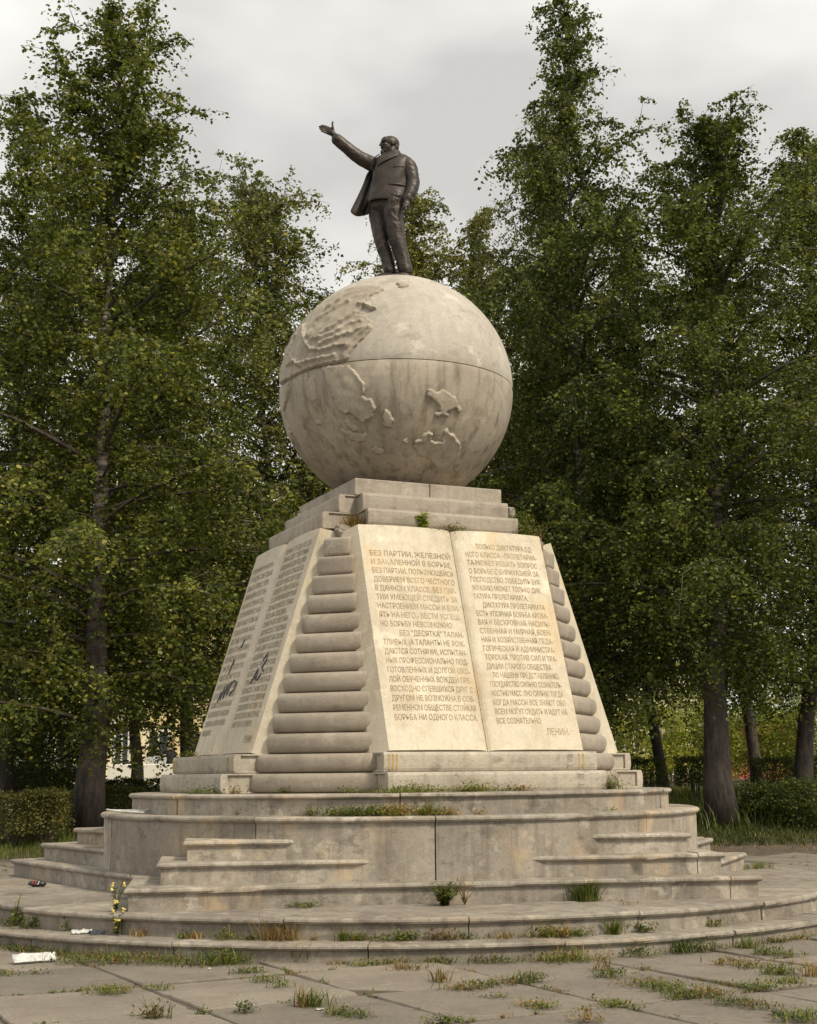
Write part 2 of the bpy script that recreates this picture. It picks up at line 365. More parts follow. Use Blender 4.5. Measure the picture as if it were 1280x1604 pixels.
# ------------------------------------------------------------------ pedestal of stone books
ped = thing('book_pedestal', 'pyramid pedestal of stacked stone volumes with open inscribed books on its faces', 'pedestal', (0, 0, 1.454))
PED_T = Matrix.Translation((0, 0, -1.454))
TH = .413
Uv = np.array([math.cos(TH), math.sin(TH), 0]); Vv = np.array([-math.sin(TH), math.cos(TH), 0]); Zv = np.array([0, 0, 1.0])
SIDES = [(-Vv, Uv), (-Uv, -Vv), (Vv, -Uv), (Uv, Vv)]       # outward, across
def pb(b, name, mat, parent=ped, smooth=False, wd=None, **k):
    b.v = [(x, y, z - 1.454) for x, y, z in b.v]
    o = b.build(name, M[mat], parent, smooth, **k)
    if wd: bevel(o, wd)
    return o
def sidebox(b, k, s0, s1, o0, o1, z0, z1):
    O, A = SIDES[k]; q = [A * s + O * o for s, o in ((s0, o0), (s1, o0), (s1, o1), (s0, o1))]
    return b.add([p_ + Zv * z0 for p_ in q] + [p_ + Zv * z1 for p_ in q], [(3, 2, 1, 0), (4, 5, 6, 7), (0, 1, 5, 4), (1, 2, 6, 5), (2, 3, 7, 6), (3, 0, 4, 7)])
def volume(k, hs, o1, z0, z1, o0, mat, ct=.022, inset=.03):
    O, A = SIDES[k]
    b = MB(); n = 7                                   # spine cover, slightly rounded, with both boards
    prof = [(o0, z0), (o0, z0 + ct), (o1 - .09, z0 + ct), (o1 - .09, z1 - ct), (o0, z1 - ct), (o0, z1)]
    arc = []
    for i in range(n):
        f = i / (n - 1); zz = z1 + (z0 - z1) * f; arc.append((o1 - .018 * (2 * f - 1) ** 4, zz))
    prof += arc
    m_ = len(prof); vv = [A * s + O * o + Zv * z for s in (-hs, hs) for o, z in prof]
    ff = [tuple(range(m_))[::-1], tuple(range(m_, 2 * m_))] + [(i, (i + 1) % m_, m_ + (i + 1) % m_, m_ + i) for i in range(m_)]
    vol = pb(b.add(vv, ff), 'volume', mat, wd=.006)
    pg = MB(); sidebox(pg, k, -hs + inset, hs - inset, o0 + .01, o1 - .093, z0 + ct + .001, z1 - ct - .001)
    pb(pg, 'page_block', mat, vol)
    return vol
def text_np(body, bold=.012):
    cu = bpy.data.curves.new('t', 'FONT'); cu.body = body; cu.size = 1; cu.offset = bold * .45; cu.resolution_u = 2
    o = bpy.data.objects.new('t', cu); me = bpy.data.meshes.new_from_object(o)
    v = np.empty(len(me.vertices) * 3, np.float32); me.vertices.foreach_get('co', v); v = v.reshape(-1, 3)
    f = [tuple(p_.vertices) for p_ in me.polygons]
    bpy.data.objects.remove(o); bpy.data.curves.remove(cu); bpy.data.meshes.remove(me)
    return v, f
LP = 2.8714
def page_frame(k, ob, ot):
    O, A = SIDES[k]; zb, zt = 1.925, 4.65
    Lp = math.hypot(ob - ot, zt - zb); tv = (O * (ot - ob) + Zv * (zt - zb)) / Lp; nn = O * (zt - zb) / Lp + Zv * (ob - ot) / Lp
    return O * ob + Zv * zb, A, tv, nn, Lp
def pdep(u): u = np.asarray(u, float); return .014 * np.sin(np.pi * np.clip(u * 1.02, 0, 1)) - .045 * np.exp(-u / .035)
HS = 1.258
def page(k, sgn, ob, ot, lines, ink, label):
    P0, A, tv, nn, Lp = page_frame(k, ob, ot)
    us = np.concatenate([np.linspace(0, .2, 9), np.linspace(.26, 1, 14)]); nu = len(us)
    b = MB(); vv = []
    LAY = ((0, HS), (-.235, 1.392), (-.45, 1.392))
    for dl, hs in LAY:
        for t_ in (0, .33, .66, 1):
            for u in us:
                s = sgn * (.004 + u * (hs - .004)); d = pdep(u) if dl == 0 else dl
                edge = -.006 if (u == 1 and dl == 0) else 0
                vv.append(P0 + A * s + tv * (t_ * Lp + .008 * math.sin(u * 3) * (t_ == 1)) + nn * (float(d) + edge))
    ff = []; q = 4 * nu
    for j in range(3):
        for i in range(nu - 1):
            a = j * nu + i; ff += [(a, a + 1, a + nu + 1, a + nu), (2 * q + a + nu, 2 * q + a + nu + 1, 2 * q + a + 1, 2 * q + a)]
    for l in (0, q):
        for i in range(nu - 1): ff += [(l + i + 1, l + i, l + q + i, l + q + i + 1), (l + 3 * nu + i, l + 3 * nu + i + 1, l + q + 3 * nu + i + 1, l + q + 3 * nu + i)]
        for j in range(3):
            for i in (0, nu - 1): a = l + j * nu + i; ff.append((a, a + nu, q + a + nu, q + a))
    pg = pb(b.add(vv, ff), 'page', 'page', label=label)
    for (txt, s0, s1, tt, hgt) in lines:
        v, f = text_np(txt)
        if not len(v): continue
        wdt = v[:, 0].max() - v[:, 0].min(); v = v.copy(); v[:, 0] -= v[:, 0].min()
        sx = (s1 - s0) / wdt; sy = hgt / .73
        s = s0 + v[:, 0] * sx; tt_ = tt - hgt / 2 + v[:, 1] * sy
        u = np.clip(np.abs(s) / HS, 0, 1); d = pdep(u) + .0025
        pts = P0[None] + s[:, None] * A[None] + tt_[:, None] * tv[None] + d[:, None] * nn[None]
        pb(MB().add(pts, f), 'inscription_line', ink, pg)
    return pg
FL_ = ['БЕЗ ПАРТИИ, ЖЕЛЕЗНОЙ', 'И ЗАКАЛЕННОЙ В БОРЬБЕ,', 'БЕЗ ПАРТИИ, ПОЛЬЗУЮЩЕЙСЯ', 'ДОВЕРИЕМ ВСЕГО ЧЕСТНОГО', 'В ДАННОМ КЛАССЕ, БЕЗ ПАР-', 'ТИИ УМЕЮЩЕЙ СЛЕДИТЬ ЗА', 'НАСТРОЕНИЕМ МАССЫ И ВЛИ-', 'ЯТЬ НА НЕГО,- ВЕСТИ УСПЕШ-', 'НО БОРЬБУ НЕВОЗМОЖНО.', 'БЕЗ "ДЕСЯТКА" ТАЛАН-', 'ТЛИВЫХ (А ТАЛАНТЫ НЕ РОЖ-', 'ДАЮТСЯ СОТНЯМИ), ИСПЫТАН-', 'НЫХ ПРОФЕССИОНАЛЬНО ПОД-', 'ГОТОВЛЕННЫХ И ДОЛГОЙ ШКО-', 'ЛОЙ ОБУЧЕННЫХ ВОЖДЕЙ ПРЕ-', 'ВОСХОДНО СПЕВШИХСЯ ДРУГ С', 'ДРУГОМ НЕ ВОЗМОЖНА В СОВ-', 'РЕМЕННОМ ОБЩЕСТВЕ СТОЙКАЯ', 'БОРЬБА НИ ОДНОГО КЛАССА.']
lines = []
for i, s in enumerate(FL_):
    a, b = -1.155 + .0011 * i, -.078
    if i == 8: b = -.20
    if i == 9: a = -.92
    lines.append((s, a, b, 2.495 - (2.495 - .394) * i / 18, .072))
FR_ = [('ТОЛЬКО ДИКТАТУРА ОД', .303, 1.09), ('НОГО КЛАССА - ПРОЛЕТАРИА-', .141, 1.146), ('ТА-МОЖЕТ РЕШАТЬ ВОПРОС', .145, 1.13), ('О БОРЬБЕ С БУРЖУАЗИЕЙ ЗА', .145, 1.13), ('ГОСПОДСТВО. ПОБЕДИТЬ БУР-', .148, 1.14), ('ЖУАЗИЮ МОЖЕТ ТОЛЬКО ДИК', .15, 1.11), ('ТАТУРА ПРОЛЕТАРИАТА.', .15, .90), ('ДИКТАТУРА ПРОЛЕТАРИАТА', .25, 1.12), ('ЕСТЬ УПОРНАЯ БОРЬБА КРОВА-', .15, 1.143), ('ВАЯ И БЕСКРОВНАЯ, НАСИЛЬ-', .15, 1.14), ('СТВЕННАЯ И МИРНАЯ, ВОЕН-', .152, 1.14), ('НАЯ И ХОЗЯЙСТВЕННАЯ, ПЕДА-', .153, 1.14), ('ГОГИЧЕСКАЯ И АДМИНИСТРА-', .155, 1.14), ('ТОРСКАЯ, ПРОТИВ СИЛ И ТРА-', .157, 1.145), ('ДИЦИИ СТАРОГО ОБЩЕСТВА.', .158, 1.05), ('ПО НАШЕМУ ПРЕДСТАВЛЕНИЮ,', .22, 1.12), ('ГОСУДАРСТВО СИЛЬНО СОЗНАТЕЛЬ-', .16, 1.14), ('НОСТЬЮ МАСС. ОНО СИЛЬНО ТОГДА', .16, 1.13), ('КОГДА МАССЫ ВСЕ ЗНАЮТ ОБО', .162, 1.14), ('ВСЕМ МОГУТ СУДИТЬ И ИДУТ НА', .163, 1.14), ('ВСЕ СОЗНАТЕЛЬНО.', .163, .76)]
linesR = [(s, a, b, 2.668 - (2.668 - .358) * i / 20, .072) for i, (s, a, b) in enumerate(FR_)] + [('ЛЕНИН.', .80, 1.115, .225, .085)]
NL_ = ['ТОЛЬКО ТОГДА КОГДА', 'СТРАНА БУДЕТ ЭЛЕКТРИФИ-', 'ЦИРОВАНА КОГДА ПОД ПРО-', 'МЫШЛЕННОСТЬ СЕЛЬСКОЕ ХО-', 'ЗЯЙСТВО И ТРАНСПОРТ БУДЕТ', 'ПОДВЕДЕНА ТЕХНИЧЕСКАЯ БА-', 'ЗА СОВРЕМЕННОЙ КРУПНОЙ', 'ПРОМЫШЛЕННОСТИ, ТОЛЬКО', 'ТОГДА МЫ ПОБЕДИМ.', 'СОМКНУТЬСЯ С КРЕСТЬЯН-', 'СКОЙ МАССОЙ, С РЯДОВЫМ', 'ТРУДОВЫМ КРЕСТЬЯНСТВОМ И', 'НАЧАТЬ ДВИГАТЬСЯ ВПЕРЕД', 'НЕИЗМЕРИМО, БЕСКОНЕЧНО', 'МЕДЛЕННЕЕ ЧЕМ МЫ МЕЧТАЛИ', 'НО ЗАТО ТАК, ЧТО ДЕЙСТВИ-', 'ТЕЛЬНО БУДЕТ ДВИГАТЬСЯ', 'ВСЯ МАССА С НАМИ. ТОГДА', 'И УСКОРЕНИЕ ЭТОГО ДВИЖЕНИЯ', 'В СВОЕ ВРЕМЯ НАСТУПИТ ТА-', 'КОЕ О КОТОРОМ МЫ СЕЙЧАС', 'И МЕЧТАТЬ НЕ МОЖЕМ.']
linesN = [(s, .13, 1.12 if i not in (8, 21) else .95, 2.69 - (2.69 - .37) * i / 21, .075) for i, s in enumerate(NL_)] + [('ЛЕНИН', .84, 1.13, .17, .09)]
NF_ = ['КОММУНИЗМ -', 'ЭТО ЕСТЬ СОВЕТСКАЯ', 'ВЛАСТЬ ПЛЮС ЭЛЕК-', 'ТРИФИКАЦИЯ ВСЕЙ СТРА-', 'НЫ. ИНАЧЕ СТРАНА ОСТА-', 'ЕТСЯ МЕЛКОКРЕСТЬЯН-', 'СКОЙ, И НАДО, ЧТОБЫ МЫ', 'ЭТО ЯСНО СОЗНАЛИ. МЫ БО-', 'ЛЕЕ СЛАБЫ, ЧЕМ КАПИТА-', 'ЛИЗМ, НЕ ТОЛЬКО В МИРО-', 'ВОМ МАСШТАБЕ, НО И ВНУ-', 'ТРИ СТРАНЫ. ВСЕМ ЭТО', 'ИЗВЕСТНО. МЫ ЭТО СО-', 'ЗНАЛИ, И МЫ ДОВЕДЕМ', 'ДЕЛО ДО ТОГО, ЧТОБЫ', 'ХОЗЯЙСТВЕННАЯ БАЗА', 'ИЗ МЕЛКОКРЕСТЬЯНСКОЙ', 'ПЕРЕШЛА В КРУПНОПРО-', 'МЫШЛЕННУЮ.']
linesF = [(s, -1.14, -.20 if i < 18 else -.70, 2.60 - (2.60 - .30) * i / 18, .075) for i, s in enumerate(NF_)]
BK = [(2.58, 1.66), (2.45, 1.60), (2.58, 1.66), (2.58, 1.66)]
page(0, -1, *BK[0], lines, 'ink', 'left page of the front stone book, full of brown engraved lines'); page(0, 1, *BK[0], linesR, 'ink', 'right page of the front stone book, signed at the bottom')
page(1, 1, *BK[1], linesN, 'ink2', 'near page of the side book, with grey lettering and graffiti'); page(1, -1, *BK[1], linesF, 'ink2', 'far page of the side book, with faint lettering and graffiti')
for k in (2, 3):
    for s in (-1, 1): page(k, s, *BK[k], [], 'ink', None)
# graffiti sprayed on the side book
P0, A, tv, nn, Lp = page_frame(1, *BK[1])
def spray(name, pts, r=.012):
    b = MB(); pp = []
    P_ = np.array(pts, float)
    for i in range(len(P_) - 1):
        for f in np.linspace(0, 1, 6, endpoint=False): pp.append(P_[i] * (1 - f) + P_[i + 1] * f)
    pp.append(P_[-1])
    vv = [P0 + A * s + tv * t_ + nn * (float(pdep(min(1, abs(s) / HS))) + .003) for s, t_ in pp]
    b.tube(vv, [(r, r)] * len(vv), 6); return pb(b, name, 'spray')
sx = -.30
for pts in ([(-.55 + sx, .72), (-.50 + sx, .86), (-.44 + sx, .74), (-.40 + sx, .92), (-.32 + sx, .76), (-.28 + sx, .95), (-.20 + sx, .80), (-.15 + sx, .98)],
            [(-.18 + sx, .94), (-.05 + sx, .99), (.06 + sx, .95), (.05 + sx, .86), (-.06 + sx, .82), (-.07 + sx, .78)],
            [(-.42 + sx, 1.10), (-.36 + sx, 1.30), (-.34 + sx, 1.22)], [(-.22 + sx, 1.45), (-.16 + sx, 1.56)],
            [(.66, 1.18), (.76, 1.26), (.80, 1.18), (.70, 1.08), (.80, 1.03)], [(.42, .90), (.56, 1.08), (.60, .98), (.48, .96), (.64, .93), (.74, 1.0), (.66, .92)]):
    spray('graffiti_stroke', pts)
# spine volumes, gilded bands, numbers
for k in range(4):
    v1 = volume(k, 1.395, 2.86, 1.456, 1.684, 1.9, 'vol'); v2 = volume(k, 1.375, 2.70, 1.688, 1.906, 1.9, 'vol')
    O, A = SIDES[k]
    for s_ in (-1.315, -1.27, -1.225, 1.12, 1.175):
        b = MB(); sidebox(b, k, s_, s_ + .016, 2.69, 2.7025, 1.715, 1.88); pb(b, 'gilded_band', 'gold', v2)
    for txt, s_, zz, oo, vo in (('T VIII', 1.0, 1.797, 2.7025, v2), ('T III', 1.05, 1.57, 2.8625, v1)) if k == 0 else (('T VI', 1.16, 1.797, 2.7025, v2), ('T V', 1.2, 1.57, 2.8625, v1)):
        v, f = text_np(txt, .0); hh = .085; v = v.copy(); v[:, 0] -= (v[:, 0].max() + v[:, 0].min()) / 2; v[:, 1] -= .36
        scl = hh / .73; Ln = .15 / ((v[:, 0].max() - v[:, 0].min()))
        pts = O[None] * oo + (A * s_)[None] - v[:, 1:2] * scl * A[None] + (zz + v[:, 0:1] * Ln) * Zv[None]
        pb(MB().add(pts, f), 'volume_number', 'ink2', vo)
# tiers under the globe
for k in range(4):
    volume(k, 1.05, 1.49, 4.69, 4.902, .55, 'tier', .018, .022); volume(k, 1.03, 1.262, 4.906, 5.142, .55, 'tier', .018, .022)
    O, A = SIDES[k]; b = MB(); sidebox(b, k, .004, 1.047, .004, 1.047, 5.146, 5.365); pb(b, 'tier_block', 'tier', wd=.012)
# mortar core and shoulder under the tiers
b = MB(); q = []
for zz, r in ((1.46, 2.0), (4.686, 1.42)):
    for k in range(4): O, A = SIDES[k]; q.append(O * r + A * r * .62 + Zv * zz); 
core = []
for zz, r, e_ in ((1.46, 2.2, .95), (4.55, 1.36, 1.02), (4.688, 1.36, 1.02)):
    ringp = []
    for k in range(4): O, A = SIDES[k]; ringp += [O * r - A * e_ + Zv * zz, O * r + A * e_ + Zv * zz]
    core.append(ringp)
vv = [p_ for r in core for p_ in r]; ff = [tuple(range(16, 24))]
for r in (0, 1): ff += [(r * 8 + i, r * 8 + (i + 1) % 8, (r + 1) * 8 + (i + 1) % 8, (r + 1) * 8 + i) for i in range(8)]
pb(b.add(vv, ff), 'mortar_core', 'core')
# rounded spines stacked on the corners
zs_ = [1.456, 1.684] + [1.905 + .2362 * i for i in range(12)]
for k in range(4):
    O1, A1 = SIDES[k]; O2, A2 = SIDES[(k + 1) % 4]
    n_ = (O1 + O2) / math.sqrt(2); e_ = (O1 - O2) / math.sqrt(2)
    for i in range(len(zs_) - 1):
        z0, z1 = zs_[i] + .004, zs_[i + 1] - .004; zm = (z0 + z1) / 2
        f = (zm - 2.1) / 2.4
        d = 2.61 + (2.10 - 2.61) * f; hw = max(.06, d - 1.976)
        bul = .060; p4 = 2.4
        if i == 0: d, hw = 2.76, .82
        if i == 1: d, hw = 2.71, .775
        if i >= 10: bul, p4 = .03, 4
        hw += random.gauss(0, .006) + (.025 if i > 1 else 0); d += random.gauss(0, .006)
        n1 = 12; prof = []
        for j in range(n1 + 1):
            c_ = -1 + 2 * j / n1; prof.append((d - bul * (1 - max(0, 1 - abs(c_) ** (p4 if i < 10 else 6)) ** .5), zm + c_ * (z1 - z0) / 2))
        endr = .09 if i < 2 else .012
        vv = []; secs = [(-1, 1), (-1 + endr * .25 / hw, .55), (-1 + endr / hw, 0), (0, 0), (1 - endr / hw, 0), (1 - endr * .25 / hw, .55), (1, 1)]
        for s_, sh in secs:
            es = e_ * (s_ * hw + (.028 if i > 1 else 0)); vv.append(n_ * (d - .45) + es + Zv * z0)
            for dd, zz in prof:
                vv.append(n_ * (dd - sh * endr * .8) + es + Zv * (zm + (zz - zm) * (1 - .12 * sh * (i < 2))))
            vv.append(n_ * (d - .45) + es + Zv * z1)
        m_ = n1 + 3; ff = [tuple(range(m_))[::-1], tuple(range((len(secs) - 1) * m_, len(secs) * m_))]
        for q_ in range(len(secs) - 1):
            ff += [(q_ * m_ + j, q_ * m_ + (j + 1) % m_, (q_ + 1) * m_ + (j + 1) % m_, (q_ + 1) * m_ + j) for j in range(m_)]
        o = pb(MB().add(vv, ff), 'rounded_spine', 'roll', smooth=True)
        try: o.data.set_sharp_from_angle(angle=.7)
        except Exception: pass
    # crumbling mortar at the top of each corner
    bm = bmesh.new(); bmesh.ops.create_icosphere(bm, subdivisions=3, radius=1)
    for v in bm.verts:
        c_ = v.co.copy(); kk = 1 + .16 * math.sin(c_.x * 7 + k) * math.sin(c_.y * 6) + .1 * math.sin(c_.z * 11 + k * 2)
        p_ = n_ * (1.84 + c_.x * .20 * kk) + e_ * (c_.y * .11 * kk) + Zv * (4.575 + c_.z * .125 * kk)
        v.co = (p_[0], p_[1], p_[2] - 1.454)
    me = bpy.data.meshes.new('crumbled_mortar'); bm.to_mesh(me); bm.free(); me.materials.append(M['core']); put(bpy.data.objects.new('crumbled_mortar', me), ped)

# ------------------------------------------------------------------ globe
RS, ZS = 1.605, 6.865
GC = np.array([0, 0, ZS])
globe = thing('stone_globe', 'huge pale marble globe with raised continents on top of the pedestal', 'globe', (0, 0, 5.365))
def hemi(sgn, mat, name):
    na, nb = 128, 40; vv, ff = [], []
    lat0 = .0035
    for j in range(nb + 1):
        la = sgn * (lat0 + (math.pi / 2 - lat0 - .02) * j / nb)
        for i in range(na):
            a = 2 * math.pi * i / na; r = RS - (.012 if j == 0 else 0)
            vv.append((r * math.cos(la) * math.cos(a), r * math.cos(la) * math.sin(a), ZS - 5.365 + r * math.sin(la)))
    for j in range(nb):
        for i in range(na): ff.append((j * na + i, j * na + (i + 1) % na, (j + 1) * na + (i + 1) % na, (j + 1) * na + i))
    ff.append(tuple(range(na))); ff.append(tuple(nb * na + i for i in range(na)))
    o = MB().add(vv, ff).build(name, M[mat], globe); o.data.shade_smooth()
    try: o.data.set_sharp_from_angle(angle=.6)
    except Exception: pass
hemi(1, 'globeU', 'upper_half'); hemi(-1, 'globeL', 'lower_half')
b = MB(); b.tube([(0, 0, ZS - 5.365 - .02), (0, 0, ZS - 5.365 + .02)], [RS - .03] * 2, 96); b.build('seam_filler', M['core'], globe)
def zoomG(zx, zy): return 420 + zx * .32031, 420 + zy * .32031
def on_globe(zx, zy):
    x, y = zoomG(zx, zy); d = ray(x, y); d = d / np.linalg.norm(d); oc = CAM - GC
    bq = oc @ d; cq = oc @ oc - RS * RS; disc = bq * bq - cq
    if disc < 0:
        p_ = CAM - d * bq - GC; return p_ / np.linalg.norm(p_)
    return (oc + d * (-bq - math.sqrt(disc))) / RS
def segdist(P_, a, b_):
    ab = b_ - a; t_ = np.clip(((P_ - a) @ ab) / (ab @ ab + 1e-12), 0, 1); return np.linalg.norm(P_ - (a + t_[:, None] * ab), axis=1)
def land(name, poly, ridges=(), step=.013, hgt=.028, rough=.012, seed=1, rid=.03):
    D_ = np.array([on_globe(*q) for q in poly]); c = D_.mean(0); c /= np.linalg.norm(c)
    a = np.cross(c, [0, 0, 1]); a /= np.linalg.norm(a); b_ = np.cross(c, a)
    def flat(D): k = D @ c; return np.stack([(D @ a) / k, (D @ b_) / k], 1) * RS
    P2 = flat(D_); lo_, hi_ = P2.min(0) - .04, P2.max(0) + .04
    xs = np.arange(lo_[0], hi_[0], step); ys = np.arange(lo_[1], hi_[1], step)
    X, Y = np.meshgrid(xs, ys); G = np.stack([X.ravel(), Y.ravel()], 1)
    r = np.random.default_rng(seed)
    ph = r.uniform(0, 6, 12); fr = r.uniform(8, 42, 12); dr = r.normal(0, 1, (12, 2)); dr /= np.linalg.norm(dr, axis=1)[:, None]
    nz_ = sum(np.sin(G @ dr[i] * fr[i] + ph[i]) / (1 + fr[i] * .05) for i in range(12)) / 4
    wob = np.stack([np.sin(G[:, 1] * 38 + 1) + np.sin(G[:, 1] * 71), np.sin(G[:, 0] * 41 + 2) + np.sin(G[:, 0] * 67)], 1) * .006
    Q = G + wob; ins = np.zeros(len(Q), bool); dist = np.full(len(Q), 9.0); n = len(P2)
    for i in range(n):
        p_, q_ = P2[i], P2[(i + 1) % n]
        cnd = (p_[1] > Q[:, 1]) != (q_[1] > Q[:, 1])
        xi = (q_[0] - p_[0]) * (Q[:, 1] - p_[1]) / (q_[1] - p_[1] + 1e-12) + p_[0]
        ins ^= cnd & (Q[:, 0] < xi); dist = np.minimum(dist, segdist(Q, p_, q_))
    H_ = hgt * np.clip(dist / .010, 0, 1) ** .4 + rough * nz_ * np.clip(dist / .05, 0, 1)
    for rd in ridges:
        R2 = flat(np.array([on_globe(*q) for q in rd])); dd = np.full(len(Q), 9.0)
        for i in range(len(R2) - 1): dd = np.minimum(dd, segdist(Q, R2[i], R2[i + 1]))
        H_ += rid * np.exp(-(dd / .028) ** 2) * (1 + .35 * nz_)
    H_ = np.where(ins, np.maximum(H_, .006), -.012)
    Dn = c[None] + (G[:, :1] * a + G[:, 1:] * b_) / RS; Dn /= np.linalg.norm(Dn, axis=1)[:, None]
    Vt = GC + Dn * (RS + H_[:, None]); Vt[:, 2] -= 5.365
    ny_, nx_ = X.shape; idx = np.arange(nx_ * ny_).reshape(ny_, nx_); I = ins.reshape(ny_, nx_)
    keep = I[:-1, :-1] | I[1:, :-1] | I[:-1, 1:] | I[1:, 1:]
    F4 = np.stack([idx[:-1, :-1][keep], idx[:-1, 1:][keep], idx[1:, 1:][keep], idx[1:, :-1][keep]], 1)
    us, inv = np.unique(F4, return_inverse=True); inv = inv.reshape(F4.shape)
    Nrm = np.cross(Vt[F4[0, 1]] - Vt[F4[0, 0]], Vt[F4[0, 3]] - Vt[F4[0, 0]])
    if Nrm @ c < 0: inv = inv[:, ::-1]
    me = mesh_np(name, Vt[us], inv); me.shade_smooth(); me.materials.append(M['land'])
    put(bpy.data.objects.new(name, me), globe)
land('continent', [(385, 452), (415, 400), (455, 355), (505, 310), (515, 270), (480, 240), (440, 225), (468, 192), (505, 212), (532, 205), (510, 180), (470, 172), (500, 140), (565, 112), (560, 95), (470, 92), (400, 105), (330, 135), (250, 190), (180, 260), (130, 330), (95, 400), (75, 450), (64, 520), (66, 566), (110, 540), (180, 502), (250, 476), (330, 460)],
     [[(180, 290), (185, 350), (212, 400), (270, 405), (330, 385), (385, 378)], [(225, 350), (300, 300), (370, 262), (430, 222)], [(205, 330), (245, 260), (320, 210), (400, 170)], [(260, 375), (340, 340), (420, 318), (490, 290)], [(110, 420), (125, 380), (150, 330)], [(120, 440), (160, 470), (250, 445), (330, 430)], [(300, 200), (380, 150), (440, 120)], [(240, 350), (330, 320), (400, 275), (460, 262)], [(100, 480), (140, 460), (170, 480)], [(390, 390), (440, 330), (490, 300)], [(450, 182), (480, 190), (515, 203)]], rough=.014, rid=.032, seed=3)
land('continent', [(268, 484), (395, 474), (440, 520), (470, 570), (475, 610), (460, 630), (510, 640), (525, 680), (515, 720), (465, 755), (440, 735), (390, 700), (375, 720), (340, 680), (315, 620), (300, 590), (285, 540)], [[(440, 520), (470, 580), (472, 612)], [(505, 645), (518, 690), (508, 722), (466, 748)], [(385, 705), (430, 742)]], hgt=.03, rough=.01, rid=.012, seed=4)
for i, (poly, hg) in enumerate((([(375, 735), (400, 740), (445, 788), (430, 800), (390, 775)], .035), ([(340, 775), (380, 790), (440, 805), (480, 810), (485, 840), (440, 850), (390, 830)], .02),
        ([(575, 690), (595, 700), (612, 740), (605, 775), (575, 780), (558, 755), (562, 715)], .03), ([(500, 880), (530, 870), (565, 885), (560, 905), (520, 905)], .03),
        ([(775, 590), (800, 590), (815, 610), (850, 590), (880, 610), (915, 630), (925, 660), (945, 695), (935, 705), (905, 685), (885, 695), (870, 705), (887, 715), (875, 727), (850, 718), (830, 724), (812, 715), (825, 698), (842, 700), (830, 670), (800, 640), (780, 625)], .035),
        ([(715, 845), (740, 840), (760, 805), (785, 795), (800, 810), (795, 845), (850, 850), (860, 790), (875, 780), (890, 805), (915, 820), (935, 850), (940, 880), (930, 920), (900, 950), (850, 980), (820, 970), (790, 930), (740, 915), (715, 880)], .016),
        ([(655, 845), (685, 830), (675, 855), (660, 858)], .03), ([(235, 740), (258, 745), (262, 765), (240, 768)], .03),
        ([(66, 600), (98, 565), (105, 600), (95, 650), (82, 700), (100, 760), (118, 800), (135, 870), (110, 830), (82, 740), (65, 660)], .03),
        ([(180, 560), (225, 520), (240, 570), (235, 640), (215, 660), (190, 620)], .010), ([(625, 72), (690, 72), (684, 92), (655, 100), (638, 92)], .03))):
    rd = [[(862, 795), (885, 810), (935, 862)], [(720, 848), (760, 840), (775, 800), (800, 815), (800, 850), (850, 850)]] if i == 5 else ()
    land('island', poly, rd, hgt=hg, rough=.006, seed=10 + i, rid=.022)
b = MB(); b.tube([GC + on_globe(252, 452) * (RS - .01) - [0, 0, 5.365], GC + on_globe(250, 490) * (RS + .02) - [0, 0, 5.365]], [.012, .012], 6); b.build('rusty_bracket', M['core'], globe)

